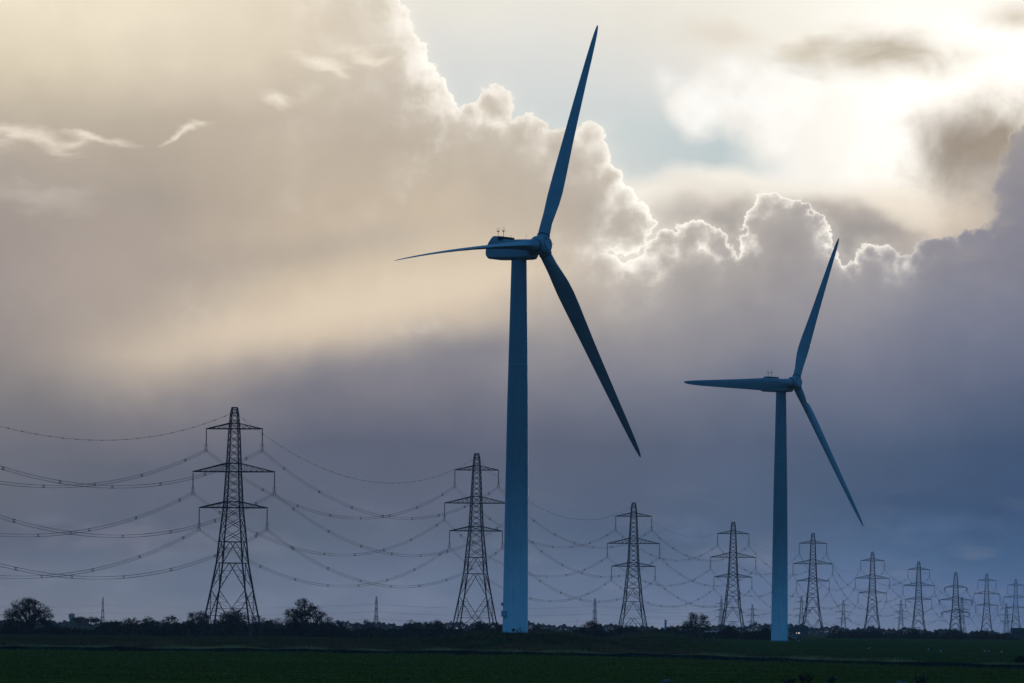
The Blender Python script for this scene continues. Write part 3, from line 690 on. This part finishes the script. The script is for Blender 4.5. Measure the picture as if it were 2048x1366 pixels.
    for q in range(3):
        a = th + q * 2 * math.pi / 3 + math.pi / 3
        hd = MB(); pts = [(.95, 1.22), (1.0, 1.52), (1.3, 1.42), (1.40, .98)]
        hd.tube([(r * math.sin(a), r * math.cos(a), z) for r, z in pts], .035, 5); link('hub_rail', hd.mesh('hub_rail', M_seam), ho)
    for k in range(3):
        a = th + k * 2 * math.pi / 3
        e = (hx * math.sin(a) + hy * math.cos(a)).normalized()            # span direction
        c = n.cross(e) ; 
        lead = hx * math.cos(a) - hy * math.sin(a)                        # clockwise motion as seen from the front
        bx, by = -lead, -n                                                # blade local x: trailing side, local y: downwind
        dd = Vector((0, 0, -1)); ddl = (dd.dot(bx), dd.dot(by))
        B = make_blade(40.0, pitch, twist, prebend, (ddl[0], 0), droop * (math.sin(a) ** 2))
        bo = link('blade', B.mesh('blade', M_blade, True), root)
        Rb = Matrix((bx, by, e)).transposed().to_4x4()
        bo.matrix_local = Matrix.Translation(hub - base) @ Rb; smooth_by_angle(bo, 50)
        jr = MB(); jr.lathe([(.97, 1.56), (1.02, 1.58), (1.02, 1.70), (.97, 1.72)], 30); link('root_collar', jr.mesh('root_collar', M_seam), bo)
    return root, base, H
TW1 = turbine('wind_turbine', 'taller nearer wind turbine in the centre, its left blade seen edge-on', (1083, 490), (1032, 1268), T1D, math.radians(54.0), math.radians(3.55), math.radians(24.0), math.radians(-87), math.radians(3), 1.1, 2.5, None)
TW2 = turbine('wind_turbine', 'smaller farther wind turbine on the right, its left blade seen broadside', (1590, 765), (1561, 1283), T2D, math.radians(45.8), math.radians(4.37), math.radians(27.3), math.radians(4), math.radians(14), .6, -.3, None)
# boxes and fittings on the towers
r1, b1, H1 = TW1
def tower_box(root, name, ang, z, e, r, m=M_box, extra=None):
    mb = MB(); c = ((r + e[0] / 2 - .06) * math.cos(ang), (r + e[0] / 2 - .06) * math.sin(ang), z)
    mb.box(c, e, ang); o = link(name, mb.mesh(name, m), root)
    if extra: extra(o, c, ang)
    return o
def grille(o, c, ang):
    g = MB(); q = (c[0] + .27 * math.cos(ang), c[1] + .27 * math.sin(ang), c[2]); g.box(q, (.05, .55, .55), ang); link('fan_grille', g.mesh('fan_grille', M_dark), o)
tower_box(r1, 'cabinet', math.radians(212), 3.15, (.42, 1.0, .95), 1.94, M_box)
tower_box(r1, 'cabinet', math.radians(183), 4.6, (.36, .5, .5), 1.94, M_box)
for ang_, z_, wd_s, ht_s in ((262, .62, .62, .62), (281, .5, .30, .36), (292, .78, .22, .5), (300, .42, .3, .3)):
    st = MB(); a = math.radians(ang_); nn = 14
    pts = [(z_ + ht_s / 2 * math.sin(q) * random.uniform(.7, 1.1), wd_s / 2 * math.cos(q) * random.uniform(.7, 1.1)) for q in np.linspace(0, 2 * math.pi, nn + 1)[:-1]]
    fr = [(1.992 * math.cos(a + y_ / 1.99), 1.992 * math.sin(a + y_ / 1.99), z) for z, y_ in pts]; bk = [(1.97 * math.cos(a + y_ / 1.99), 1.97 * math.sin(a + y_ / 1.99), z) for z, y_ in pts]
    st.loft([bk, fr]); link('stain', st.mesh('stain', M_stain), r1)
dr = MB(); dr.box((1.985 * math.cos(1.2), 1.985 * math.sin(1.2), 2.0), (.1, .95, 2.1), 1.2); link('door', dr.mesh('door', M_box), r1)
r2, b2, H2 = TW2
tower_box(r2, 'cooling_unit', math.radians(180), 3.6, (.5, 1.0, 1.0), 1.94, M_box, grille)
tower_box(r2, 'cooling_unit', math.radians(-8), 3.6, (.5, 1.0, 1.0), 1.94, M_box, grille)
# steps with a handrail beside the second tower
sp = link('access_steps', None, None, (b2.x + 2.2, b2.y - .3, float(gz(b2.x + 3, b2.y)) + .02)); tag(sp, 'pale metal steps with handrail at the right of the second turbine tower', 'steps')
M_rail = mat('galvanised_rail', (.30, .36, .40), .5, .1, 2)
s_ = MB(); 
for k in range(7): s_.box((.2 + k * .34, 0, 1.5 - k * .22), (.3, .9, .05))
link('tread', s_.mesh('tread', M_rail), sp)
for yy in (-.48, .48):
    h_ = MB(); h_.tube([(0, yy, 2.4), (2.5, yy, .9)], .04, 6); h_.tube([(0, yy, 1.5), (2.5, yy, 0)], .07, 6)
    for k in range(4): h_.tube([(.1 + k * .78, yy, 1.5 - k * .47), (.1 + k * .78, yy, 2.35 - k * .47)], .03, 5)
    h_.tube([(0, yy, 0), (0, yy, 2.4)], .04, 6); link('handrail', h_.mesh('handrail', M_rail), sp)

# ------------------------------------------------------------------ pylons
WT = [(0, 1.05), (1.2, 1.5), (4.75, 2.05), (14.3, 2.87), (22.3, 3.65), (26.1, 4.4), (29.9, 5.1), (34.6, 5.9), (40.4, 7.7), (45.8, 9.6), (50.6, 11.2), (60, 14.3)]
def wid(t): return float(np.interp(t, [a for a, b in WT], [b for a, b in WT]))
ARMS = [(4.75, 3.5, 6.5), (14.3, 12.4, 9.4), (22.3, 21.0, 7.85)]        # lower chord, upper chord (both below the top), half length
INS = 4.55
def body_mesh(H, name='tower_body', k=1.0, lev=None, arms=ARMS, wscale=1.0, m=None, waist=34.6):
    mb = MB(); S = [(-1, -1), (1, -1), (1, 1), (-1, 1)]
    W_ = lambda t: wid(t) * wscale
    def cor(t, i): w = W_(t) / 2; return (S[i % 4][0] * w, S[i % 4][1] * w, H - t)
    def mid(t, i): a, b = cor(t, i), cor(t, i + 1); return tuple((p + q) / 2 for p, q in zip(a, b))
    def lerp(a, b, f): return tuple(p + (q - p) * f for p, q in zip(a, b))
    low = [waist]
    rest = H - waist
    if rest > 13: low += [waist + rest * .36, waist + rest * .71, H]
    elif rest > 7: low += [waist + rest * .48, H]
    else: low += [H]
    lev = lev or [0, 1.2, 2.4, 3.5, 4.75, 6.3, 7.85, 9.4, 10.9, 12.4, 14.3, 16, 17.7, 19.4, 21, 22.3, 24.6, 27.1, 29.9]
    allv = lev + low
    for i in range(4):
        for a, b in zip(allv[:-1], allv[1:]):
            s = (.19 + .12 * min(1, a / 34)) * k
            mb.bar(cor(a, i), cor(b, i), s, s, caps=False)
        for a, b in zip(lev[:-1], lev[1:]):
            s = (.10 + .03 * min(1, a / 30)) * k
            mb.bar(cor(a, i), cor(b, i + 1), s, caps=False); mb.bar(cor(a, i + 1), cor(b, i), s, caps=False)
        hz = [0, 1.2] + [q for a in arms for q in a[:2]] + [lev[-1], waist]
        for t in hz: mb.bar(cor(t, i), cor(t, i + 1), .18 * k, caps=False)
        # long panels: inverted V from the middle of a horizontal down to the legs, with small ties
        def vee(t0, t1, up=False):
            c = mid(t0, i) if not up else mid(t1, i)
            for j in (i, i + 1):
                e = cor(t1, j) if not up else cor(t0, j)
                mb.bar(c, e, .15 * k, caps=False)
                for f in (.28, .52, .76):
                    p = lerp(c, e, f); tt = H - p[2]; q = cor(tt, j)
                    mb.bar(p, q, .075 * k, caps=False)
                    f2 = f + .24 if f < .7 else 1.0
                    p2 = lerp(c, e, min(1, f2)); q2 = cor(H - p2[2], j)
                    mb.bar(q, p2 if not up else lerp(c, e, max(0, f - .24)), .07 * k, caps=False)
        vee(lev[-1], waist)
        if len(low) == 4:
            vee(low[0], low[1]); vee(low[1], low[2], True); mb.bar(cor(low[2], i), cor(low[2], i + 1), .13 * k, caps=False); vee(low[2], low[3])
        elif len(low) == 3:
            vee(low[0], low[1]); mb.bar(cor(low[1], i), cor(low[1], i + 1), .13 * k, caps=False); vee(low[1], low[2])
        else: vee(low[0], low[1])
    return mb.mesh(name, m or M_steel)
def arm_mesh(tl, tu, half, name='crossarm', k=1.0, wscale=1.0, m=None):
    """z = 0 at the lower chord"""
    mb = MB(); wl = wid(tl) * wscale / 2; wu_ = wid(tu) * wscale / 2; hu = tl - tu
    for sx in (-1, 1):
        tip = (sx * half, 0, 0)
        nb = 6 if half > 9 else 4
        for sy in (-1, 1):
            a = (sx * wl, sy * wl, 0); b = (sx * wu_, sy * wu_, hu)
            mb.bar(a, tip, .24 * k, .24 * k); mb.bar(b, tip, .19 * k, .19 * k)
            for j in range(1, nb):
                f = j / nb; g = (j - 1) / nb
                pl = [p + (q - p) * f for p, q in zip(a, tip)]; pu = [p + (q - p) * f for p, q in zip(b, tip)]; pu0 = [p + (q - p) * g for p, q in zip(b, tip)]
                mb.bar(pl, pu, .08 * k, caps=False); mb.bar(pl, pu0, .08 * k, caps=False)
        for j in range(1, nb):
            f = j / nb; y_ = wl * (1 - f); x_ = sx * (wl + (half - wl) * f); mb.bar((x_, -y_, 0), (x_, y_, 0), .08 * k, caps=False)
        mb.bar((sx * wl, -wl, 0), (sx * wl, wl, 0), .1 * k)
    for sy in (-1, 1): mb.bar((-wl, sy * wl, 0), (wl, sy * wl, 0), .17 * k); mb.bar((-wu_, sy * wu_, hu), (wu_, sy * wu_, hu), .14 * k)
    return mb.mesh(name, m or M_steel)
ib = MB(); pr = [(.04, 0), (.05, -.25)]
for q in range(14): z = -.3 - q * .27; pr += [(.07, z), (.19, z - .07), (.17, z - .12), (.07, z - .14)]
pr += [(.05, -INS + .25), (.05, -INS + .05)]
ib.lathe(pr, 8); INS_ME = ib.mesh('insulator', M_insul)
rg = MB(); rg.tube([(.42 * math.cos(q), 0.0, -INS + .72 + .42 * math.sin(q)) for q in np.linspace(0, 2 * math.pi, 17)], .035, 5); RING_ME = rg.mesh('grading_ring', M_steel)
yk = MB()
BO = .24
for sx in (-1, 1):
    yk.bar((0, 0, -INS + .15), (sx * BO, 0, -INS - .02), .07)
    for sz in (0, 1): yk.bar((sx * BO, -.3, -INS - BO * 2 * sz), (sx * BO, .3, -INS - BO * 2 * sz), .12)
yk.bar((-BO, 0, -INS), (-BO, 0, -INS - 2 * BO), .07); yk.bar((BO, 0, -INS), (BO, 0, -INS - 2 * BO), .07)
YOKE_ME = yk.mesh('clamp', M_steel)
ARM_ME = [arm_mesh(*a) for a in ARMS]

PY = [ # px of axis, top py, distance, label
 (469.5, 815, 1001, 'tallest nearest lattice pylon standing among hedgerow trees on the left'),
 (954, 907, 1296, 'lattice pylon close beside the left of the nearer turbine tower'),
 (1268, 1005.5, 1580, 'lattice pylon midway between the two turbine towers'),
 (1467, 1044, 1825, 'lattice pylon nearest on the left of the farther turbine tower'),
 (1626.5, 1066.5, 2105, 'lattice pylon nearest on the right of the farther turbine tower'),
 (1745.5, 1104, 2450, 'lattice pylon below the lower blade tip of the farther turbine'),
 (1838, 1123, 2660, 'suspension pylon just left of the pylon with looped jumpers'),
 (1912, 1144.7, 2900, 'tension pylon with short strings and looped jumpers at its arm ends'),
 (1974, 1147.5, 3190, 'suspension pylon just right of the pylon with looped jumpers'),
 (2032, 1158.5, 3550, 'smallest suspension pylon at the far right end of the main line'),
]
XY = [(at(p[0] - .5, p[1] + 30, p[2])[0], p[2]) for p in PY]
P0 = (2 * XY[0][0] - XY[1][0], 2 * XY[0][1] - XY[1][1]); P11 = (2 * XY[-1][0] - XY[-2][0] - 4, 2 * XY[-1][1] - XY[-2][1])
path = [P0] + XY + [P11]
attach = []                                    # per pylon: 6 conductor points + earth wire point
TARMS = [(9.6, 8.2, 7.1), (17.8, 16.0, 10.4), (25.6, 24.1, 8.8)]
for i, (x, y) in enumerate(path):
    a, b = path[max(0, i - 1)], path[min(len(path) - 1, i + 1)]
    ang = math.atan2(b[1] - a[1], b[0] - a[0]) - math.pi / 2
    if i in (0, len(path) - 1):
        ztop = 50.0 if i == 0 else attach[-1]['top']; ten = False
    else:
        px, py, d, lab = PY[i - 1]; ztop = at(px, py, d)[2]; ten = 'tension' in lab
        zb = float(gz(x, y)) - .15; H = ztop - zb
        root = link('lattice_pylon', None, None, (x, y, zb), (0, 0, ang)); tag(root, lab, 'pylon', 'lattice pylons of the main power line')
        if ten:
            link('tower_body', body_mesh(H, 'tower_body', 1.15, [0, 1.4, 3, 4.6, 6.4, 8.2, 9.6, 11.2, 12.8, 14.4, 16, 17.8, 20, 22, 24.1, 25.6, 28.5], TARMS, 1.15, None, 32.5), root)
            for tl, tu, hf in TARMS:
                link('crossarm', arm_mesh(tl, tu, hf, 'crossarm', 1.15, 1.15), root, (0, 0, H - tl))
                for sx in (-1, 1):
                    for sy in (-1, 1):
                        s_ = MB(); s_.tube([(sx * hf, sy * .2, H - tl - .1), (sx * hf, sy * 1.5, H - tl - .45), (sx * hf, sy * 4.2, H - tl - 1.2)], [.16, .24, .2], 6); link('insulator', s_.mesh('insulator', M_insul), root)
                    j = MB(); 
                    for o_ in (-BO, BO): j.tube([(sx * hf + o_, q * 4.2, H - tl - 1.2 - 2.6 * (1 - q * q)) for q in np.linspace(-1, 1, 11)], .05, 4)
                    link('jumper_loop', j.mesh('jumper_loop', M_wire), root)
        else:
            link('tower_body', body_mesh(H), root)
            for (tl, tu, hf), me in zip(ARMS, ARM_ME):
                link('crossarm', me, root, (0, 0, H - tl))
                for sx in (-1, 1):
                    io = link('insulator', INS_ME, root, (sx * (hf - .1), 0, H - tl - .05))
                    link('grading_ring', RING_ME, io); link('clamp', YOKE_ME, io)
    c, s_ = math.cos(ang), math.sin(ang); A = []
    for tl, tu, hf in (TARMS if ten else ARMS):
        for sx in (-1, 1):
            X_ = sx * (hf - .1); A.append((x + c * X_, y + s_ * X_, ztop - tl - (1.2 if ten else INS + .05)))
    attach.append(dict(pts=A, earth=(x, y, ztop - 1.0), top=ztop, ten=ten))
def sag_pts(a, b, sag, n):
    out = []
    for k in range(n + 1):
        t = k / n; out.append((a[0] + (b[0] - a[0]) * t, a[1] + (b[1] - a[1]) * t, a[2] + (b[2] - a[2]) * t - sag * 4 * t * (1 - t)))
    return out
SPN = [math.dist(path[i], path[i + 1]) for i in range(len(path) - 1)]
SAG = [min(14, max(6.5, 11.8 * (L / 298) ** 2)) for L in SPN]
sm = MB()
for q in ((-1, 0), (1, 0), (-1, -2), (1, -2)): sm.box((q[0] * BO, 0, q[1] * BO), (.11, .24, .11))
for a, b in (((-BO, 0, 0), (BO, 0, -2 * BO)), ((BO, 0, 0), (-BO, 0, -2 * BO)), ((-BO, 0, 0), (BO, 0, 0)), ((-BO, 0, -2 * BO), (BO, 0, -2 * BO))): sm.bar(a, b, .07)
SPACER = sm.mesh('spacer', M_steel)
PH = ['upper left', 'upper right', 'middle left', 'middle right', 'lower left', 'lower right']
for ph in range(6):
    root = link('conductor_bundle', None, None, attach[0]['pts'][ph])
    tag(root, 'four-wire conductor bundle hanging along the ' + PH[ph] + ' arms of the main pylon line', 'power cable', 'conductor bundles of the main power line')
    o = Vector(attach[0]['pts'][ph]); cen = []
    for i in range(len(path) - 1): 
        s = sag_pts(attach[i]['pts'][ph], attach[i + 1]['pts'][ph], SAG[i], 26); cen += s if i == 0 else s[1:]
    for ox, oz in ((-BO, 0), (BO, 0), (-BO, -2 * BO), (BO, -2 * BO)):
        w = MB(); w.tube([Vector(p) + Vector((ox, 0, oz)) - o for p in cen], .024, 4); link('wire', w.mesh('wire', M_wire), root)
    for i in range(len(path) - 1):
        ns = 8 if i < 7 else 6
        ph0 = (ph * .37) % 1 * .5
        for k in range(ns):
            t = (k + .5 + ph0 * .5) / ns; a, b = attach[i]['pts'][ph], attach[i + 1]['pts'][ph]
            p = Vector((a[0] + (b[0] - a[0]) * t, a[1] + (b[1] - a[1]) * t, a[2] + (b[2] - a[2]) * t - SAG[i] * 4 * t * (1 - t)))
            link('spacer', SPACER, root, p - o)
root = link('earth_wire', None, None, attach[0]['earth']); tag(root, 'single thin beaded earth wire strung along the pylon tops', 'power cable')
o = Vector(attach[0]['earth']); cen = []; beads = []
for i in range(len(path) - 1):
    s = sag_pts(attach[i]['earth'], attach[i + 1]['earth'], SAG[i] * .95, 26); cen += s if i == 0 else s[1:]
    if i < 3: beads += sag_pts(attach[i]['earth'], attach[i + 1]['earth'], SAG[i] * .95, 32)[1:-1]
w = MB(); w.tube([Vector(p) - o for p in cen], .030, 4); link('wire', w.mesh('wire', M_wire), root)
bm_ = MB(); bm_.tube([(0, -.22, 0), (0, -.1, 0), (0, .1, 0), (0, .22, 0)], [.05, .13, .13, .05], 6); BEAD = bm_.mesh('line_marker', M_steel)
for p in beads: link('line_marker', BEAD, root, Vector(p) - o)

# distant lines
FARM = [(6.5, 5.4, 3.6), (15.0, 13.6, 4.2), (23.5, 22.2, 3.9)]
def far_pylon(px, ytop, d, lab, arms, ang, grp, k=1.15, ws=.8, drop=1.2):
    x, y = at(px, ytop, d)[0], d; zt = at(px, ytop, d)[2]; zb = float(gz(x, y)) - .3; H = zt - zb
    root = link('lattice_pylon', None, None, (x, y, zb), (0, 0, ang)); tag(root, lab, 'pylon', grp)
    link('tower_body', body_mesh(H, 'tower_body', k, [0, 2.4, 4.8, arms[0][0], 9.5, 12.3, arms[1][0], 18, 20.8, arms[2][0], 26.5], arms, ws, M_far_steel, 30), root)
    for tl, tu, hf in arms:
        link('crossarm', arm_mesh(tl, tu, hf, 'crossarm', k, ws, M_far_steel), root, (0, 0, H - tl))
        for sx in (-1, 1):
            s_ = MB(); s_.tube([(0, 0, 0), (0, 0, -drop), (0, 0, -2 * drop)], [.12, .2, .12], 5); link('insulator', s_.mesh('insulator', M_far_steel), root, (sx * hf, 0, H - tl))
    c, s_ = math.cos(ang), math.sin(ang)
    return [(x + c * sx * hf, y + s_ * sx * hf, zt - tl - 2 * drop) for tl, tu, hf in arms for sx in (-1, 1)]
G2 = 'small pylons of the distant cross-country line'
fl = []
fl.append(far_pylon(206, 1195, 5300, 'narrow distant pylon seen end-on between the flat-topped trees and the hedge', FARM, math.radians(86), G2))
fl.append(far_pylon(753, 1193, 5200, 'small distant pylon between the windswept tree and the second pylon', FARM, math.radians(68), G2))
fl.append(far_pylon(1190, 1197, 5200, 'small distant pylon just left of the pylon standing between the turbines', FARM, math.radians(50), G2))
def far_wires(name, pts, label, r, sag):
    o = Vector(pts[0]); cen = []
    for a, b in zip(pts[:-1], pts[1:]): 
        s = sag_pts(a, b, sag, 16); cen += s if not cen else s[1:]
    w = MB(); w.tube([Vector(p) - o for p in cen], r, 4)
    return tag(link(name, w.mesh(name, M_far_steel), None, o), label, 'power cable', 'thin wires of the distant lines')
W3 = ['top', 'middle', 'lowest']
for lv in range(3):
    for sd_ in (0, 1):
        L0 = at(-150, [1205, 1220, 1234][lv] + sd_, 5350); R0 = at(1442, [1213, 1227, 1239][lv] + sd_, 6000)
        far_wires('overhead_wire', [tuple(L0)] + [p[lv * 2 + sd_] for p in fl] + [tuple(R0)], 'faint %s-level wire on the %s side of the distant line across the left horizon' % (W3[lv], ['far', 'near'][sd_]), .05, 4.0)
G3 = 'hazy pylons crowded near the right horizon'
FB = [(7.0, 5.6, 8.5), (16.0, 14.2, 11.0), (25.0, 23.2, 9.2)]
far = []
for px, yt, d, lab, ang, arms in (
  (1443, 1197, 6000, 'hazy pylon with long arms just left of the pylon beside the farther turbine', 0.5, FB),
  (1505, 1209, 6400, 'hazy pylon close on the left of the farther turbine tower', .3, FB),
  (1603, 1193, 5700, 'hazy broad pylon overlapping the left leg of the fifth pylon', .15, FB),
  (1687, 1200, 6000, 'hazy pylon midway between the fifth and sixth main pylons', .1, FB),
  (1802, 1200, 6100, 'hazy narrow pylon just left of the seventh main pylon', .2, FB),
  (1924, 1194, 5700, 'hazy broad pylon directly behind the tension pylon', .25, FB),
  (2013, 1207, 6200, 'hazy pylon between the last two main pylons', .2, FB)):
    far.append(far_pylon(px, yt, d, lab, arms, ang, G3, 1.25, 1.0, 1.0))
for lv in range(3):
    for sd_ in (0, 1):
        a = at(1250, 1206 + lv * 12, 6000); e = at(2150, 1228 + lv * 10, 6300)
        far_wires('overhead_wire', [tuple(a)] + [p[lv * 2 + sd_] for p in far] + [tuple(e)], 'faint %s-level wire on the %s side of the hazy pylons at the right horizon' % (W3[lv], ['left', 'right'][sd_]), .06, 3.0)

# ------------------------------------------------------------------ far buildings, birds, weeds, lights
d = 4200; b = at(143, 1256, d); sc = d / FPX
wtw = link('water_tower', None, None, (b[0], d, float(gz(b[0], d)))); tag(wtw, 'pale far water tower with a wide drum on a slimmer stem', 'water tower')
zt = at(143, 1227.5, d)[2] - wtw.location.z; zc = at(143, 1237, d)[2] - wtw.location.z
M_pale = mat('pale_concrete', (.26, .17, .13), .85, .12, .2)
q = MB(); q.lathe([(1.7, -.5), (1.7, zc + .2)], 16); link('stem', q.mesh('stem', M_pale), wtw)
q = MB(); q.lathe([(1.7, zc - .6), (2.8, zc + .3), (2.85, zt - .3), (2.6, zt), (.2, zt + .02)], 20); link('drum', q.mesh('drum', M_pale), wtw)
q = MB(); q.box((.3, 0, zt + .3), (1.0, 1.0, .7)); link('roof_hut', q.mesh('roof_hut', M_pale), wtw)
d = 2300; b = at(1331, 1256, d); ch = link('chimney_stack', None, None, (b[0], d, float(gz(b[0], d)))); tag(ch, 'short square dark stack above the trees left of the round oak', 'chimney')
z = at(1331, 1241, d)[2] - ch.location.z; q = MB(); q.box((0, 0, z / 2), (1.1, 1.1, z)); link('shaft', q.mesh('shaft', M_box), ch)
q = MB(); q.box((0, 0, z + .1), (1.3, 1.3, .22)); q.bar((-.3, 0, z), (-.3, 0, z + .7), .2); link('cap', q.mesh('cap', M_dark), ch)
d = 4600; b = at(1154, 1250, d); ms = MB(); z = at(1154, 1236, d)[2] - float(gz(b[0], d)); ms.tube([(0, 0, 0), (0, 0, z)], [.25, .12], 6); ms.tube([(-.5, 0, z * .8), (.5, 0, z * .8)], .1, 5)
tag(link('mast', ms.mesh('mast', M_far_steel), None, (b[0], d, float(gz(b[0], d)))), 'thin distant radio mast just left of the small far pylon', 'mast')
# low pale shed roof
d = 2000; b = at(1425, 1266.5, d); sh = link('farm_shed', None, None, (b[0], d, float(gz(b[0], d)))); tag(sh, 'long low pale shed under the fourth pylon, beyond the oak', 'shed')
z = at(1425, 1262, d)[2] - sh.location.z; q = MB(); q.box((0, 0, z * .4), (11, 6, z * .8)); link('wall', q.mesh('wall', M_conc), sh)
q = MB(); q.raw([(-5.7, -3.3, z * .78), (5.7, -3.3, z * .78), (5.7, 0, z), (-5.7, 0, z), (-5.7, 3.3, z * .78), (5.7, 3.3, z * .78)], [(0, 1, 2, 3), (3, 2, 5, 4), (0, 3, 4), (1, 5, 2), (0, 4, 5, 1)]); link('roof', q.mesh('roof', M_pale), sh)
# lit windows of far houses
M_lit = bpy.data.materials.new('lit_window'); M_lit.use_nodes = True; bs = M_lit.node_tree.nodes['Principled BSDF']
bs.inputs['Emission Color'].default_value = (1, .86, .66, 1); bs.inputs['Emission Strength'].default_value = .7
M_brick = mat('dark_brick', (.10, .07, .06), .9, .2, 3)
def cottage(px, py, d, w, lab, wins):
    b = at(px, py, d); r = link('cottage', None, None, (b[0], d, float(gz(b[0], d)) )); tag(r, lab, 'house', 'far cottages with lit windows')
    q = MB(); q.box((0, 0, 1.3), (w, 5, 2.6)); wl = link('wall', q.mesh('wall', M_brick), r)
    q = MB(); q.raw([(-w / 2 - .3, -2.9, 2.5), (w / 2 + .3, -2.9, 2.5), (w / 2 + .3, 0, 4.3), (-w / 2 - .3, 0, 4.3), (-w / 2 - .3, 2.9, 2.5), (w / 2 + .3, 2.9, 2.5)], [(0, 1, 2, 3), (3, 2, 5, 4), (0, 3, 4), (1, 5, 2), (0, 4, 5, 1)]); link('roof', q.mesh('roof', M_dark), r)
    for wx, ww in wins:
        q = MB(); q.box((wx, -2.53, at(px, py, d)[2] - r.location.z), (ww, .08, .5)); link('window', q.mesh('window', M_lit), r)
cottage(1596, 1266, 1850, 8, 'dark cottage with two lit windows right of the second turbine tower', ((-.7, .28), (.25, .6)))
cottage(2041, 1283.5, 1650, 6, 'dark cottage with one bright window at the right end of the hedge', ((0, .8),))
# gulls
M_gull = mat('gull_plumage', (.66, .66, .64), .7, .06, 8); M_gleg = mat('gull_leg', (.35, .22, .08), .7, .1, 8); M_grey = mat('gull_wing', (.40, .42, .44), .7, .1, 8)
def gull_mesh():
    mb = MB(); ring = lambda c, r, rz: [(c[0], c[1] + r * math.cos(t), c[2] + rz * math.sin(t)) for t in np.linspace(0, 2 * math.pi, 9)[:-1]]
    mb.loft([ring((-.26, 0, .20), .012, .01), ring((-.16, 0, .21), .05, .04), ring((-.02, 0, .21), .075, .085), ring((.09, 0, .24), .065, .08), ring((.14, 0, .31), .035, .04), ring((.16, 0, .36), .045, .045), ring((.20, 0, .375), .035, .03), ring((.245, 0, .365), .012, .012), ring((.28, 0, .355), .005, .005)])
    return mb.mesh('gull', M_gull, True)
gm_ = gull_mesh(); wg = MB(); 
for sy in (-1, 1): wg.raw([(.06, sy * .072, .26), (.02, sy * .085, .20), (-.30, sy * .03, .20), (-.18, sy * .06, .255)], [(0, 1, 2, 3), (3, 2, 1, 0)])
gw = wg.mesh('wing', M_grey); lg = MB(); lg.tube([(0, 0, .14), (0, 0, 0), (.05, 0, .004)], .008, 5); gl_ = lg.mesh('leg', M_gleg)
GU = [(1738, 1297.5, 'white gull standing alone in the pasture, leftmost of the scattered gulls'), (1857, 1300, 'white gull in the pasture, second from the left of the scattered gulls'), (1882, 1303, 'white gull in the pasture below the seventh and tension pylons'), (1970, 1302.5, 'brighter of the two close gulls below the ninth pylon'), (1978, 1303.2, 'fainter of the two close gulls below the ninth pylon'), (2003, 1304, 'white gull in the pasture, rightmost of the scattered gulls')]
for i, (px, py, lab) in enumerate(GU):
    dd = 830 + 9 * (i % 3)
    for _ in range(12):
        x_ = X_at(px, dd); v = ray(px, py); dd_new = (float(gz(x_, dd)) + .2 - 4.3) / (v[2] / v[1]); dd = .5 * dd + .5 * dd_new
    x_ = X_at(px, dd)
    g = link('gull', gm_, None, (x_, dd, float(gz(x_, dd))), (0, 0, i * 1.1)); g.scale = (1.1,) * 3; tag(g, lab, 'gull', 'gulls resting on the pasture')
    link('wing', gw, g); 
    for sy in (-1, 1): link('leg', gl_, g, (.0, sy * .03, 0))
# seeding weeds close to the camera side of the field
M_weed = mat('dead_weed', (.030, .028, .022), .9, .4, 3, .1); M_pw = mat('pale_weed', (.30, .30, .29), .9, .2, 3, .1)
def weed(px, ytop, w, lab, n, m, seed):
    random.seed(seed); d = 318; x_ = X_at(px, d); r = link('weed', None, None, (x_, d, 0)); tag(r, lab, 'weed', 'tall weeds at the near edge of the field')
    h = at(px, ytop, d)[2] - .0; s = MB(); L = []
    for k in range(n):
        a = random.uniform(-w, w); hh = h * random.uniform(.45, 1) * (1 - .4 * abs(a) / w); y_ = random.uniform(-.4, .4)
        b_ = (a + random.uniform(-.12, .12), y_, hh); s.tube([(a * .4, y_, -.1), (a * .8, y_, hh * .5), b_], [.018, .014, .008], 4)
        for q in range(16): f = random.uniform(.25, 1.02); L.append((a * .4 + (b_[0] - a * .4) * f + random.gauss(0, .06), y_ + random.gauss(0, .06), hh * f))
    link('stem', s.mesh('stem', m), r); link('foliage', leaf_mesh('foliage', np.array(L), .14, m), r)
weed(1612, 1337, .55, 'tall dark branching weed at the bottom edge, right of the second turbine', 14, M_weed, 3)
weed(1582, 1356, .5, 'low dark weed clump at the bottom edge below the second turbine', 12, M_weed, 4)
weed(1662, 1350, .35, 'thin dark weed stalks rising at the bottom edge, between two weed clumps', 7, M_weed, 5)
weed(1842, 1346, .4, 'dark leaning weed at the bottom edge beside the pale seeding weed', 9, M_weed, 6)
weed(1805, 1358, .35, 'pale fluffy seeding weed near the bottom right edge', 12, M_pw, 8)
weed(1335, 1357, .35, 'pale fluffy seeding weed at the bottom edge left of the second turbine', 12, M_pw, 9)
def shrub(px, yt, yb, w, d, lab): tree_px(px, yt, yb, w, d, lab, 'bush', name='bush', shape='bush', trunk=.04, clumps=40, per=34, leaf=.2, cl=.22)
shrub(2046, 1312, 1330, 30, 520, 'dark bush cut by the right edge beside the ditch')

# ------------------------------------------------------------------ haze over the plain
hz = MB(); hz.box((0, HAZE_END / 2 - 300, (HAZE_TOP - 22) / 2), (13000, HAZE_END + 900, HAZE_TOP + 22))
M_hz = bpy.data.materials.new('haze'); M_hz.use_nodes = True; t = M_hz.node_tree; t.nodes.clear()
pv = t.nodes.new('ShaderNodeVolumePrincipled'); pv.inputs['Color'].default_value = (.93, .95, 1, 1); pv.inputs['Density'].default_value = HAZE; pv.inputs['Anisotropy'].default_value = 0.0
mo = t.nodes.new('ShaderNodeOutputMaterial'); t.links.new(pv.outputs[0], mo.inputs['Volume'])
tag(link('haze', hz.mesh('haze', M_hz)), 'thin blue-grey haze over the plain', 'haze', kind='stuff')
